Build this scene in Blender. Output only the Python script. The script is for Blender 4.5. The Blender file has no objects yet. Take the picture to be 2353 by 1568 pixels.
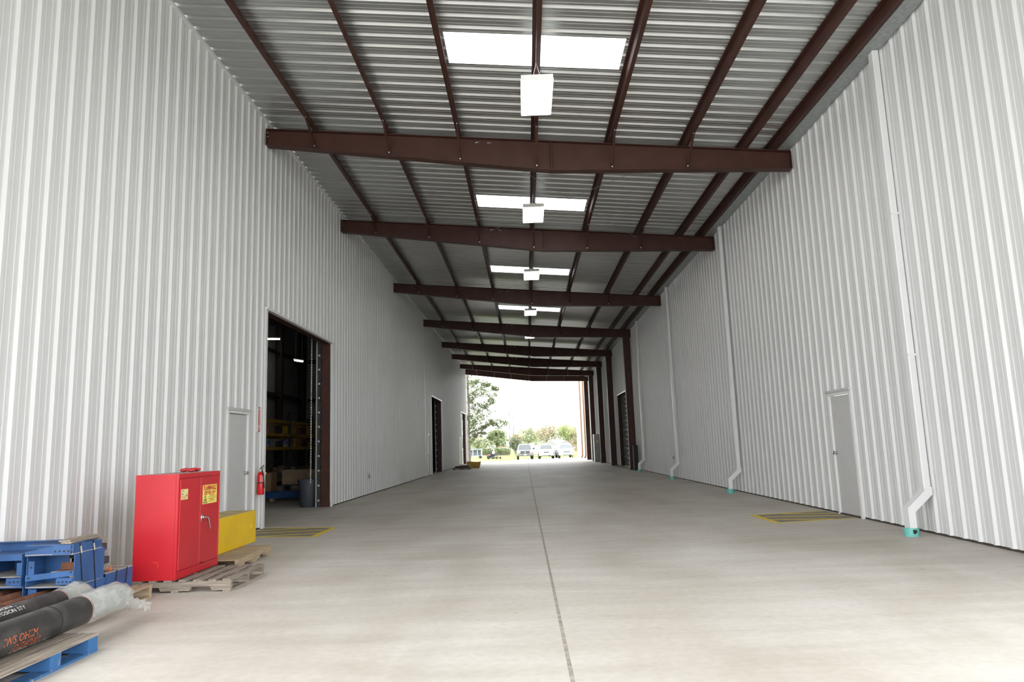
import bpy, bmesh, math, random
from mathutils import Vector, Matrix

random.seed(7)
S = bpy.context.scene
COL = S.collection
PI = math.pi

# ------------------------------------------------------------------ camera
CAM_H, YAW, PITCH, ROLL = 1.4274, -0.015767, 0.148742, -0.034714
cd = bpy.data.cameras.new('camera')
cam = bpy.data.objects.new('camera', cd)
COL.objects.link(cam)
fw = Vector((math.sin(YAW) * math.cos(PITCH), math.cos(YAW) * math.cos(PITCH), math.sin(PITCH)))
rt = Vector((math.cos(YAW), -math.sin(YAW), 0))
up = rt.cross(fw)
r2 = math.cos(ROLL) * rt + math.sin(ROLL) * up
u2 = -math.sin(ROLL) * rt + math.cos(ROLL) * up
M = Matrix((r2, u2, -fw)).transposed().to_4x4()
M.translation = (0, 0, CAM_H)
cam.matrix_world = M
cd.sensor_width = 36.0
cd.sensor_fit = 'HORIZONTAL'
cd.lens = 36.0 * 1604.27 / 2353.0
cd.clip_start = 0.05
cd.clip_end = 2000
S.camera = cam

# ------------------------------------------------------------------ overcast sky, exposure
w = bpy.data.worlds.new('overcast_sky')
S.world = w
w.use_nodes = True
bg = w.node_tree.nodes['Background']
bg.inputs['Color'].default_value = (0.965, 0.985, 1.0, 1)
bg.inputs['Strength'].default_value = 1.0
S.view_settings.view_transform = 'Standard'
S.view_settings.look = 'None'
S.view_settings.exposure = 2.5
S.view_settings.gamma = 1.0
S.view_settings.use_curve_mapping = False
try:
    S.cycles.max_bounces = 12
    S.cycles.diffuse_bounces = 8
    S.cycles.transparent_max_bounces = 16
except Exception:
    pass

# ------------------------------------------------------------------ materials
MATS = {}


def mat(name, col, rough=0.6, metal=0.0, var=0.0, scale=8.0, stretch=(1, 1, 1), bump=0.0, bscale=None,
        col2=None, emit=0.0, spec=0.5, detail=4.0, lo=0.35, hi=0.65):
    """procedural material: base colour mixed with a second one by noise"""
    if name in MATS:
        return MATS[name]
    m = bpy.data.materials.new(name)
    m.use_nodes = True
    nt = m.node_tree
    b = nt.nodes['Principled BSDF']
    b.inputs['Roughness'].default_value = rough
    b.inputs['Metallic'].default_value = metal
    b.inputs['Specular IOR Level'].default_value = spec
    if len(col) == 3:
        col = (*col, 1)
    b.inputs['Base Color'].default_value = col
    if emit:
        b.inputs['Emission Color'].default_value = col
        b.inputs['Emission Strength'].default_value = emit
    if var or bump or col2:
        tc = nt.nodes.new('ShaderNodeTexCoord')
        mp = nt.nodes.new('ShaderNodeMapping')
        mp.inputs['Scale'].default_value = stretch
        nt.links.new(tc.outputs['Object'], mp.inputs['Vector'])
        n = nt.nodes.new('ShaderNodeTexNoise')
        n.inputs['Scale'].default_value = scale
        n.inputs['Detail'].default_value = detail
        nt.links.new(mp.outputs['Vector'], n.inputs['Vector'])
        if var or col2:
            if col2 is None:
                col2 = tuple(c * (1 - var) for c in col[:3])
            r = nt.nodes.new('ShaderNodeValToRGB')
            r.color_ramp.elements[0].position = lo
            r.color_ramp.elements[1].position = hi
            r.color_ramp.elements[0].color = col
            r.color_ramp.elements[1].color = (*col2[:3], 1)
            nt.links.new(n.outputs['Fac'], r.inputs['Fac'])
            nt.links.new(r.outputs['Color'], b.inputs['Base Color'])
        if bump:
            bp = nt.nodes.new('ShaderNodeBump')
            bp.inputs['Strength'].default_value = bump
            bp.inputs['Distance'].default_value = 0.01
            if bscale:
                n2 = nt.nodes.new('ShaderNodeTexNoise')
                n2.inputs['Scale'].default_value = bscale
                nt.links.new(mp.outputs['Vector'], n2.inputs['Vector'])
                nt.links.new(n2.outputs['Fac'], bp.inputs['Height'])
            else:
                nt.links.new(n.outputs['Fac'], bp.inputs['Height'])
            nt.links.new(bp.outputs['Normal'], b.inputs['Normal'])
    MATS[name] = m
    return m


def concrete():
    m = bpy.data.materials.new('concrete_floor')
    m.use_nodes = True
    nt = m.node_tree
    N, L = nt.nodes, nt.links
    b = N['Principled BSDF']
    b.inputs['Roughness'].default_value = 0.6
    b.inputs['Specular IOR Level'].default_value = 0.3
    g = N.new('ShaderNodeNewGeometry')

    def noise(scale, sx, sy, det=5, dist=0.0):
        mp = N.new('ShaderNodeMapping')
        mp.inputs['Scale'].default_value = (sx, sy, 1)
        L.new(g.outputs['Position'], mp.inputs['Vector'])
        n = N.new('ShaderNodeTexNoise')
        n.inputs['Scale'].default_value = scale
        n.inputs['Detail'].default_value = det
        n.inputs['Distortion'].default_value = dist
        L.new(mp.outputs['Vector'], n.inputs['Vector'])
        return n.outputs['Fac']

    def ramp(f, p0, p1, c0, c1):
        r = N.new('ShaderNodeValToRGB')
        r.color_ramp.elements[0].position = p0
        r.color_ramp.elements[1].position = p1
        r.color_ramp.elements[0].color = c0
        r.color_ramp.elements[1].color = c1
        L.new(f, r.inputs['Fac'])
        return r.outputs['Color']

    def mul(a, c, f=1.0):
        x = N.new('ShaderNodeMix')
        x.data_type = 'RGBA'
        x.blend_type = 'MULTIPLY'
        x.inputs['Factor'].default_value = f
        L.new(a, x.inputs['A'])
        L.new(c, x.inputs['B'])
        return x.outputs['Result']
    base = ramp(noise(0.6, 1, 0.6, 6, 0.6), 0.3, 0.72, (0.51, 0.465, 0.412, 1), (0.645, 0.618, 0.582, 1))
    streak = ramp(noise(1.1, 0.5, 3.0, 5, 0.4), 0.35, 0.7, (1, 1, 1, 1), (0.87, 0.855, 0.83, 1))
    tyre = ramp(noise(0.7, 1.6, 0.12, 4, 0.3), 0.48, 0.75, (1, 1, 1, 1), (0.90, 0.89, 0.875, 1))
    fine = ramp(noise(14, 1, 1, 6), 0.3, 0.75, (1, 1, 1, 1), (0.88, 0.875, 0.865, 1))
    spot = ramp(noise(5, 1, 1, 3), 0.70, 0.78, (1, 1, 1, 1), (0.78, 0.77, 0.75, 1))
    c = mul(mul(mul(mul(base, streak), tyre), fine), spot)
    L.new(c, b.inputs['Base Color'])
    bp = N.new('ShaderNodeBump')
    bp.inputs['Strength'].default_value = 0.12
    bp.inputs['Distance'].default_value = 0.004
    L.new(noise(60, 1, 1, 4), bp.inputs['Height'])
    L.new(bp.outputs['Normal'], b.inputs['Normal'])
    return m


def wood(name, c1, c2, paint=None):
    """weathered plank wood with grain along the local X axis"""
    m = bpy.data.materials.new(name)
    m.use_nodes = True
    nt = m.node_tree
    N, L = nt.nodes, nt.links
    b = N['Principled BSDF']
    b.inputs['Roughness'].default_value = 0.85
    b.inputs['Specular IOR Level'].default_value = 0.2
    tc = N.new('ShaderNodeTexCoord')
    oi = N.new('ShaderNodeObjectInfo')
    ad = N.new('ShaderNodeVectorMath')
    ad.operation = 'ADD'
    L.new(tc.outputs['Object'], ad.inputs[0])
    L.new(oi.outputs['Random'], ad.inputs[1])
    mp = N.new('ShaderNodeMapping')
    mp.inputs['Scale'].default_value = (1.2, 26, 26)
    L.new(ad.outputs['Vector'], mp.inputs['Vector'])
    n = N.new('ShaderNodeTexNoise')
    n.inputs['Scale'].default_value = 2.5
    n.inputs['Detail'].default_value = 6
    n.inputs['Distortion'].default_value = 0.6
    L.new(mp.outputs['Vector'], n.inputs['Vector'])
    r = N.new('ShaderNodeValToRGB')
    r.color_ramp.elements[0].position = 0.3
    r.color_ramp.elements[1].position = 0.7
    r.color_ramp.elements[0].color = (*c1, 1)
    r.color_ramp.elements[1].color = (*c2, 1)
    L.new(n.outputs['Fac'], r.inputs['Fac'])
    out = r.outputs['Color']
    if paint:
        n2 = N.new('ShaderNodeTexNoise')
        n2.inputs['Scale'].default_value = 18
        n2.inputs['Detail'].default_value = 5
        L.new(ad.outputs['Vector'], n2.inputs['Vector'])
        r2_ = N.new('ShaderNodeValToRGB')
        r2_.color_ramp.elements[0].position = 0.60
        r2_.color_ramp.elements[1].position = 0.68
        L.new(n2.outputs['Fac'], r2_.inputs['Fac'])
        x = N.new('ShaderNodeMix')
        x.data_type = 'RGBA'
        x.inputs['A'].default_value = (*paint, 1)
        L.new(r2_.outputs['Color'], x.inputs['Factor'])
        L.new(out, x.inputs['B'])
        out = x.outputs['Result']
    L.new(out, b.inputs['Base Color'])
    bp = N.new('ShaderNodeBump')
    bp.inputs['Strength'].default_value = 0.35
    bp.inputs['Distance'].default_value = 0.004
    L.new(n.outputs['Fac'], bp.inputs['Height'])
    L.new(bp.outputs['Normal'], b.inputs['Normal'])
    return m


def clear_plastic():
    m = bpy.data.materials.new('clear_plastic_wrap')
    m.use_nodes = True
    nt = m.node_tree
    N, L = nt.nodes, nt.links
    b = N['Principled BSDF']
    b.inputs['Base Color'].default_value = (0.62, 0.62, 0.58, 1)
    b.inputs['Roughness'].default_value = 0.2
    tr = N.new('ShaderNodeBsdfTransparent')
    mx = N.new('ShaderNodeMixShader')
    tc = N.new('ShaderNodeTexCoord')
    n = N.new('ShaderNodeTexNoise')
    n.inputs['Scale'].default_value = 7
    n.inputs['Detail'].default_value = 5
    L.new(tc.outputs['Object'], n.inputs['Vector'])
    r = N.new('ShaderNodeMapRange')
    r.inputs['From Min'].default_value = 0.3
    r.inputs['From Max'].default_value = 0.7
    r.inputs['To Min'].default_value = 0.22
    r.inputs['To Max'].default_value = 0.62
    L.new(n.outputs['Fac'], r.inputs['Value'])
    L.new(r.outputs['Result'], mx.inputs['Fac'])
    L.new(tr.outputs['BSDF'], mx.inputs[1])
    L.new(b.outputs['BSDF'], mx.inputs[2])
    bp = N.new('ShaderNodeBump')
    bp.inputs['Strength'].default_value = 0.6
    bp.inputs['Distance'].default_value = 0.02
    L.new(n.outputs['Fac'], bp.inputs['Height'])
    L.new(bp.outputs['Normal'], b.inputs['Normal'])
    L.new(mx.outputs['Shader'], N['Material Output'].inputs['Surface'])
    return m


def fiberglass():
    m = bpy.data.materials.new('translucent_fiberglass')
    m.use_nodes = True
    nt = m.node_tree
    N, L = nt.nodes, nt.links
    t = N.new('ShaderNodeBsdfTranslucent')
    t.inputs['Color'].default_value = (0.86, 0.9, 0.9, 1)
    d = N['Principled BSDF']
    d.inputs['Base Color'].default_value = (0.8, 0.82, 0.82, 1)
    d.inputs['Roughness'].default_value = 0.4
    x = N.new('ShaderNodeMixShader')
    x.inputs['Fac'].default_value = 0.8
    L.new(d.outputs['BSDF'], x.inputs[1])
    L.new(t.outputs['BSDF'], x.inputs[2])
    L.new(x.outputs['Shader'], N['Material Output'].inputs['Surface'])
    return m


def leaf(name, c1, c2):
    m = bpy.data.materials.new(name)
    m.use_nodes = True
    nt = m.node_tree
    N, L = nt.nodes, nt.links
    b = N['Principled BSDF']
    b.inputs['Roughness'].default_value = 0.8
    b.inputs['Specular IOR Level'].default_value = 0.1
    g = N.new('ShaderNodeNewGeometry')
    n = N.new('ShaderNodeTexNoise')
    n.inputs['Scale'].default_value = 1.6
    n.inputs['Detail'].default_value = 4
    L.new(g.outputs['Position'], n.inputs['Vector'])
    r = N.new('ShaderNodeValToRGB')
    r.color_ramp.elements[0].position = 0.35
    r.color_ramp.elements[1].position = 0.65
    r.color_ramp.elements[0].color = (*c1, 1)
    r.color_ramp.elements[1].color = (*c2, 1)
    L.new(n.outputs['Fac'], r.inputs['Fac'])
    L.new(r.outputs['Color'], b.inputs['Base Color'])
    t = N.new('ShaderNodeBsdfTranslucent')
    L.new(r.outputs['Color'], t.inputs['Color'])
    x = N.new('ShaderNodeMixShader')
    x.inputs['Fac'].default_value = 0.4
    L.new(b.outputs['BSDF'], x.inputs[1])
    L.new(t.outputs['BSDF'], x.inputs[2])
    L.new(x.outputs['Shader'], N['Material Output'].inputs['Surface'])
    return m


CONC = concrete()
WALL = mat('white_wall_sheet', (0.67, 0.675, 0.675), 0.42, 0.0, var=0.05, scale=1.5, stretch=(1, 1, 0.2), spec=0.4)
TRIM = mat('white_trim', (0.74, 0.745, 0.75), 0.4, var=0.04, scale=3)
GALV = mat('galvalume_roof_sheet', (0.50, 0.51, 0.50), 0.34, 0.75, var=0.10, scale=4, stretch=(0.4, 1, 1))
GUTM = mat('galvanised_gutter', (0.42, 0.45, 0.45), 0.5, 0.4, var=0.25, scale=14)
RED = mat('red_oxide_primer', (0.070, 0.0255, 0.018), 0.55, 0.0, var=0.25, scale=3, spec=0.35)
FIBER = fiberglass()
BOLT = mat('zinc_bolt', (0.8, 0.8, 0.78), 0.3, 0.6, var=0.05, scale=40)
STEEL = mat('chrome_steel', (0.72, 0.72, 0.72), 0.18, 1.0, var=0.05, scale=30)
DOORG = mat('grey_door_paint', (0.56, 0.56, 0.56), 0.5, var=0.03, scale=4, spec=0.3)
DOORD = mat('dark_grey_door', (0.055, 0.058, 0.058), 0.8, var=0.25, scale=3, spec=0.08)
BLACK = mat('black_rubber', (0.02, 0.02, 0.021), 0.7, var=0.3, scale=20)
DARK = mat('dark_gap', (0.07, 0.06, 0.05), 0.9, var=0.4, scale=10)
YPAINT = mat('yellow_line_paint', (0.80, 0.57, 0.05), 0.7, var=0.2, scale=25)
GPAINT = mat('grey_floor_paint', (0.24, 0.225, 0.19), 0.7, var=0.3, scale=15)
FILLER = mat('joint_filler', (0.40, 0.36, 0.31), 0.8, var=0.4, scale=15)
REDCAB = mat('red_enamel', (0.50, 0.013, 0.022), 0.40, var=0.12, scale=2)
YELCAB = mat('yellow_enamel', (0.78, 0.51, 0.006), 0.42, var=0.10, scale=3)
STICK = mat('yellow_sticker', (0.85, 0.76, 0.16), 0.45, var=0.05, scale=20)
STICK2 = mat('pale_sticker', (0.72, 0.68, 0.30), 0.45, var=0.05, scale=20)
INKR = mat('red_ink', (0.55, 0.05, 0.02), 0.6, var=0.1, scale=30)
INKB = mat('black_ink', (0.015, 0.015, 0.015), 0.6, var=0.1, scale=30)
INKW = mat('white_ink', (0.75, 0.75, 0.73), 0.6, var=0.15, scale=30)
INKO = mat('orange_marker', (0.62, 0.14, 0.05), 0.6, var=0.3, scale=30)
BLUE = mat('blue_steel_paint', (0.030, 0.100, 0.27), 0.45, var=0.3, scale=5)
DUSTB = mat('dusty_blue_steel', (0.030, 0.100, 0.27), 0.6, col2=(0.34, 0.32, 0.30), scale=4, lo=0.30, hi=0.5)
RUST = mat('rusted_steel', (0.20, 0.075, 0.035), 0.85, col2=(0.07, 0.03, 0.02), scale=9, bump=0.3)
PIPE = mat('black_pipe_coating', (0.028, 0.026, 0.026), 0.48, col2=(0.085, 0.075, 0.07), scale=7, bump=0.15, lo=0.45, hi=0.75)
STRAP = mat('black_strap', (0.012, 0.012, 0.012), 0.5, var=0.2, scale=30)
WOODG = wood('grey_weathered_wood', (0.15, 0.125, 0.10), (0.36, 0.31, 0.26))
WOODB = wood('tan_wood', (0.30, 0.22, 0.14), (0.48, 0.38, 0.27))
WOODP = wood('blue_painted_wood', (0.20, 0.175, 0.145), (0.36, 0.32, 0.28), paint=(0.045, 0.135, 0.31))
PLASTIC = clear_plastic()
TEAL = mat('teal_pvc', (0.16, 0.52, 0.46), 0.45, var=0.2, scale=12)
EXTR = mat('extinguisher_red', (0.62, 0.01, 0.012), 0.25, var=0.06, scale=12)
PAPER = mat('paper_label', (0.78, 0.78, 0.70), 0.6, var=0.06, scale=25)
TUBE = mat('fluorescent_tube', (1.0, 0.97, 0.90), 0.4, emit=4.5, var=0.02, scale=5)
TUBE.node_tree.nodes['Principled BSDF'].inputs['Emission Color'].default_value = (1.0, 0.95, 0.84, 1)
ENAM = mat('white_enamel', (0.82, 0.82, 0.80), 0.3, var=0.03, scale=10)
CANG = mat('grey_plastic_can', (0.06, 0.07, 0.085), 0.55, var=0.15, scale=6)
RACKY = mat('rack_yellow', (0.50, 0.32, 0.03), 0.5, var=0.2, scale=6)
RACKD = mat('rack_dark_steel', (0.045, 0.05, 0.055), 0.5, var=0.2, scale=6)
DKRED = mat('shade_dark_primer', (0.030, 0.016, 0.013), 0.6, var=0.2, scale=4)  # red primer darkened, with the indoor shade put into its colour
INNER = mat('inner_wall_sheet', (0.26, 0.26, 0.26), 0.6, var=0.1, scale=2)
CARD = mat('cardboard', (0.32, 0.21, 0.12), 0.85, var=0.2, scale=6)
GREYM = mat('grey_machine_paint', (0.36, 0.37, 0.35), 0.5, var=0.1, scale=5)
APRON = mat('outdoor_concrete', (0.52, 0.51, 0.48), 0.8, var=0.1, scale=0.8)
GRASS = mat('lawn_grass', (0.17, 0.24, 0.05), 0.9, col2=(0.25, 0.30, 0.10), scale=0.35, spec=0.1)
CREAM = mat('cream_wall_sheet', (0.66, 0.62, 0.54), 0.5, var=0.05, scale=2)
TANM = mat('tan_trim', (0.26, 0.15, 0.09), 0.6, var=0.1, scale=5)
CARW = mat('white_car_paint', (0.36, 0.365, 0.37), 0.25, var=0.02, scale=2)
CARS = mat('silver_car_paint', (0.17, 0.18, 0.195), 0.3, metal=0.2, var=0.03, scale=2)
GLASS = mat('car_glass', (0.09, 0.10, 0.105), 0.25, var=0.05, scale=2)
GRILL = mat('dark_grille', (0.035, 0.04, 0.045), 0.4, var=0.3, scale=20)
LAMPM = mat('clear_lamp', (0.75, 0.75, 0.74), 0.1, var=0.05, scale=20)
AMBER = mat('amber_lamp', (0.75, 0.20, 0.03), 0.2, var=0.1, scale=20)
TAILR = mat('red_lamp', (0.45, 0.02, 0.03), 0.2, var=0.1, scale=20)
BARK = mat('grey_bark', (0.14, 0.12, 0.10), 0.9, var=0.35, scale=4, bump=0.4)
SKIN = mat('skin', (0.45, 0.27, 0.19), 0.6, var=0.08, scale=10)
SHIRT = mat('white_shirt', (0.75, 0.72, 0.72), 0.8, var=0.05, scale=10)
JEANS = mat('dark_jeans', (0.04, 0.06, 0.10), 0.8, var=0.2, scale=10)
POLEW = mat('pole_wood', (0.20, 0.19, 0.18), 0.9, var=0.2, scale=3)
FENCE = mat('blue_grey_paint', (0.16, 0.19, 0.25), 0.6, var=0.15, scale=2)


# ------------------------------------------------------------------ mesh helpers
class MB:
    def __init__(s):
        s.v, s.f = [], []

    def add(s, vs, fs):
        o = len(s.v)
        s.v += [tuple(p) for p in vs]
        s.f += [tuple(i + o for i in f) for f in fs]
        return s

    def box(s, x0, x1, y0, y1, z0, z1, mtx=None):
        vs = [(x, y, z) for x in (x0, x1) for y in (y0, y1) for z in (z0, z1)]
        if mtx is not None:
            vs = [tuple(mtx @ Vector(p)) for p in vs]
        return s.add(vs, [(0, 1, 3, 2), (4, 6, 7, 5), (0, 4, 5, 1), (2, 3, 7, 6), (0, 2, 6, 4), (1, 5, 7, 3)])

    def bevbox(s, x0, x1, y0, y1, z0, z1, b=0.01):
        """box with chamfered vertical and horizontal edges"""
        bm = bmesh.new()
        bmesh.ops.create_cube(bm, size=1)
        for v in bm.verts:
            v.co = Vector(((x0 + x1) / 2 + v.co.x * (x1 - x0), (y0 + y1) / 2 + v.co.y * (y1 - y0),
                           (z0 + z1) / 2 + v.co.z * (z1 - z0)))
        bmesh.ops.bevel(bm, geom=bm.edges[:], offset=b, segments=1, affect='EDGES')
        bm.verts.index_update()
        s.add([v.co[:] for v in bm.verts], [[v.index for v in f.verts] for f in bm.faces])
        bm.free()
        return s

    def bar(s, a, b, wdt, hgt=None, upv=(0, 0, 1)):
        """rectangular bar from a to b"""
        hgt = hgt or wdt
        a, b = Vector(a), Vector(b)
        d = (b - a).normalized()
        u = Vector(upv)
        if abs(d.dot(u)) > 0.95:
            u = Vector((1, 0, 0))
        sd = d.cross(u).normalized() * wdt / 2
        u = sd.cross(d).normalized() * hgt / 2
        vs = [p + sgx * sd + sgy * u for p in (a, b) for sgx, sgy in ((-1, -1), (1, -1), (1, 1), (-1, 1))]
        return s.add(vs, [(0, 1, 2, 3), (7, 6, 5, 4), (0, 4, 5, 1), (1, 5, 6, 2), (2, 6, 7, 3), (3, 7, 4, 0)])

    def tube(s, pts, rad, n=8, cap=True):
        pts = [Vector(p) for p in pts]
        if not isinstance(rad, (list, tuple)):
            rad = [rad] * len(pts)
        o = len(s.v)
        prev = None
        for i, p in enumerate(pts):
            d = (pts[min(i + 1, len(pts) - 1)] - pts[max(i - 1, 0)]).normalized()
            if prev is None:
                u = Vector((0, 0, 1)) if abs(d.z) < 0.9 else Vector((1, 0, 0))
                u = (u - d * u.dot(d)).normalized()
            else:
                u = (prev - d * prev.dot(d)).normalized()
            prev = u
            v = d.cross(u)
            for k in range(n):
                a = 2 * PI * k / n
                s.v.append(tuple(p + rad[i] * (math.cos(a) * u + math.sin(a) * v)))
        for i in range(len(pts) - 1):
            for k in range(n):
                k2 = (k + 1) % n
                s.f.append((o + i * n + k, o + i * n + k2, o + (i + 1) * n + k2, o + (i + 1) * n + k))
        if cap:
            s.f.append(tuple(o + k for k in reversed(range(n))))
            s.f.append(tuple(o + (len(pts) - 1) * n + k for k in range(n)))
        return s

    def lathe(s, prof, n=20, c=(0, 0, 0)):
        """prof: list of (r,z) about the Z axis through c"""
        o = len(s.v)
        for r, z in prof:
            for k in range(n):
                a = 2 * PI * k / n
                s.v.append((c[0] + r * math.cos(a), c[1] + r * math.sin(a), c[2] + z))
        for i in range(len(prof) - 1):
            for k in range(n):
                k2 = (k + 1) % n
                s.f.append((o + i * n + k, o + i * n + k2, o + (i + 1) * n + k2, o + (i + 1) * n + k))
        s.f.append(tuple(o + k for k in reversed(range(n))))
        s.f.append(tuple(o + (len(prof) - 1) * n + k for k in range(n)))
        return s

    def prism(s, poly, axis, a0, a1):
        """poly: 2D outline in the two other axes; extruded along axis from a0 to a1"""
        def p3(q, t):
            return {'x': (t, q[0], q[1]), 'y': (q[0], t, q[1]), 'z': (q[0], q[1], t)}[axis]
        n = len(poly)
        vs = [p3(q, a0) for q in poly] + [p3(q, a1) for q in poly]
        fs = [tuple(range(n)), tuple(reversed(range(n, 2 * n)))]
        fs += [(i, i + n, (i + 1) % n + n, (i + 1) % n) for i in range(n)]
        return s.add(vs, fs)

    def ball(s, c, r, n=8, m=6, sc=(1, 1, 1)):
        prof = [(r * math.sin(PI * i / m), -r * math.cos(PI * i / m)) for i in range(m + 1)]
        o = len(s.v)
        s.lathe([(max(a, 1e-4), z) for a, z in prof], n, (0, 0, 0))
        for i in range(o, len(s.v)):
            x, y, z = s.v[i]
            s.v[i] = (c[0] + x * sc[0], c[1] + y * sc[1], c[2] + z * sc[2])
        return s

    def mesh(s, name, smooth=False):
        me = bpy.data.meshes.new(name)
        me.from_pydata(s.v, [], s.f)
        bm = bmesh.new()
        bm.from_mesh(me)
        bmesh.ops.recalc_face_normals(bm, faces=bm.faces)
        bm.to_mesh(me)
        bm.free()
        if smooth:
            me.polygons.foreach_set('use_smooth', [True] * len(me.polygons))
            try:
                me.set_sharp_from_angle(angle=math.radians(40))
            except Exception:
                pass
        return me


def link(name, me, m=None, parent=None, loc=None, rot=None):
    o = bpy.data.objects.new(name, me)
    COL.objects.link(o)
    if m is not None and me is not None and not me.materials:
        me.materials.append(m)
    if parent is not None:
        o.parent = parent
    if loc is not None:
        o.location = loc
    if rot is not None:
        o.rotation_euler = rot
    return o


def obj(name, mb, m, parent=None, smooth=False, loc=None, rot=None):
    return link(name, mb.mesh(name, smooth), m, parent, loc, rot)


def tag(o, label, cat, group=None, kind=None):
    o['label'] = label
    o['category'] = cat
    if group:
        o['group'] = group
    if kind:
        o['kind'] = kind
    return o


def thing(name, label, cat, loc=(0, 0, 0), rz=0.0, group=None, kind=None):
    o = bpy.data.objects.new(name, None)
    COL.objects.link(o)
    o.empty_display_size = 0.1
    o.location = loc
    o.rotation_euler = (0, 0, rz)
    return tag(o, label, cat, group, kind)


def copy_tree(o, parent=None):
    c = o.copy()
    COL.objects.link(c)
    c.parent = parent
    for ch in list(o.children):
        copy_tree(ch, c)
    return c


def text_mesh(body, size, extrude=0.0, align='CENTER', shear=0.0, spacing=1.0, sx=1.0, bold=0.0):
    cu = bpy.data.curves.new('t', 'FONT')
    cu.body = body
    cu.size = size
    cu.extrude = extrude
    cu.offset = bold
    cu.align_x = align
    cu.align_y = 'CENTER'
    cu.shear = shear
    cu.space_character = spacing
    cu.resolution_u = 2
    t = bpy.data.objects.new('t', cu)
    COL.objects.link(t)
    dg = bpy.context.evaluated_depsgraph_get()
    me = bpy.data.meshes.new_from_object(t.evaluated_get(dg))
    bpy.data.objects.remove(t)
    if sx != 1.0:
        for v in me.vertices:
            v.co.x *= sx
    return me


# ------------------------------------------------------------------ building dimensions
XL, XR = -5.191, 5.618          # wall faces (crest of the ribs)
ZL, SL = 8.140, -0.08847        # beam top at the left wall, roof slope
Y_ROOF0, Y_ROOF1 = -7.0, 61.85   # canopy; unseen near end run back to tune the daylight inside
WALL_Y0 = 5.2
BEAMS = [13.724, 19.682, 27.790, 36.096, 44.070, 50.108, 56.415, 61.370]
RIB = 0.3048


def T(x):
    return ZL + SL * (x - XL)


PROF = [(-0.046, 0), (-0.021, 0.032), (0.021, 0.032), (0.046, 0), (0.084, 0), (0.092, 0.005), (0.112, 0.005),
        (0.120, 0), (0.185, 0), (0.193, 0.005), (0.213, 0.005), (0.221, 0)]


def profile(a, b, phase):
    """ribbed sheet profile between a and b; ribs centred on phase + n*RIB. returns [(s, height)]"""
    pts = []
    n0 = math.floor((a - phase) / RIB) - 1
    n1 = math.ceil((b - phase) / RIB) + 1
    allp = []
    for n in range(n0, n1 + 1):
        for u, h in PROF:
            allp.append((phase + n * RIB + u, h))

    def hat(s):
        for (s0, h0), (s1, h1) in zip(allp, allp[1:]):
            if s0 <= s <= s1:
                return h0 + (h1 - h0) * (s - s0) / max(s1 - s0, 1e-9)
        return 0
    pts.append((a, hat(a)))
    pts += [(s, h) for s, h in allp if a + 1e-5 < s < b - 1e-5]
    pts.append((b, hat(b)))
    return pts


SHEETS = {}


def sheet_panel(side, parent, y0, y1, z0, z1, phase, m, name='wall_panel'):
    """one sheet of ribbed wall cladding; side=+1 ribs face +x (left wall), -1 ribs face -x"""
    key = (side, round((y0 - phase) % RIB, 4), round(y1 - y0, 4), round(z1 - z0, 4), m.name)
    if key not in SHEETS:
        pr = profile(y0, y1, phase)
        vs, fs = [], []
        for s_, h_ in pr:
            vs += [(side * (h_ - 0.032), s_ - y0, 0), (side * (h_ - 0.032), s_ - y0, z1 - z0)]
        for i in range(len(pr) - 1):
            fs.append((2 * i, 2 * i + 2, 2 * i + 3, 2 * i + 1))
        me = bpy.data.meshes.new(name)
        me.from_pydata(vs, [], fs)
        me.materials.append(m)
        SHEETS[key] = me
    x = XL if side > 0 else XR
    return link(name, SHEETS[key], None, parent, (x, y0, z0))


def clad_wall(name, side, y0, y1, top, openings, phase, m, label, seams=()):
    x = XL if side > 0 else XR
    base = MB()
    cuts = sorted((a, b) for a, b, z in openings)
    spans, cur = [], y0
    for a, b in cuts:
        if a > cur:
            spans.append((cur, a))
        cur = max(cur, b)
    spans.append((cur, y1))
    for a, b in spans:
        base.box(x - side * 0.045 - 0.004, x - side * 0.045 + 0.004, a, b, 0.0, 0.12)
    wall = obj(name, base, DARK)
    tag(wall, label, 'wall', kind='structure')
    k = math.floor((y0 - phase) / (3 * RIB)) - 1
    edges = set([y0, y1])
    for a, b, z in openings:
        edges |= {a, b}
    step = phase - RIB / 2 + 0.0
    yy = step + 3 * RIB * k
    while yy < y1:
        if yy > y0:
            edges.add(yy)
        yy += 3 * RIB
    edges = sorted(edges)
    for a, b in zip(edges, edges[1:]):
        if b - a < 0.004:
            continue
        mid = (a + b) / 2
        z0 = 0.035
        for oa, ob, oz in openings:
            if oa < mid < ob:
                z0 = oz
        if z0 is None:
            continue
        sheet_panel(side, wall, a, b, z0, top, phase, m)
    return wall


# ------------------------------------------------------------------ floor: concrete slabs
floor = obj('floor', MB().box(-11.6, 5.9, -6.0, 61.9, -0.30, -0.06), CONC)
tag(floor, 'pale concrete floor of the covered driveway with one long joint', 'floor', kind='structure')
JX = [(-6.0, 0.275), (24.2, 0.135), (43.0, 0.085), (61.9, 0.03)]
for (ya, xa), (yb, xb) in zip(JX, JX[1:]):
    for sd in (0, 1):
        g = 0.014
        if sd == 0:
            quad = [(-11.6, ya + 0.002), (xa - g, ya + 0.002), (xb - g, yb - 0.002), (-11.6, yb - 0.002)]
        else:
            quad = [(xa + g, ya + 0.002), (5.9, ya + 0.002), (5.9, yb - 0.002), (xb + g, yb - 0.002)]
        obj('slab', MB().prism(quad, 'z', -0.06, 0.0), CONC, floor)
    jf = MB().prism([(xa - 0.014, ya), (xa + 0.014, ya), (xb + 0.014, yb), (xb - 0.014, yb)], 'z', -0.055, -0.0015)
    obj('joint_filler', jf, FILLER, floor)

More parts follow.
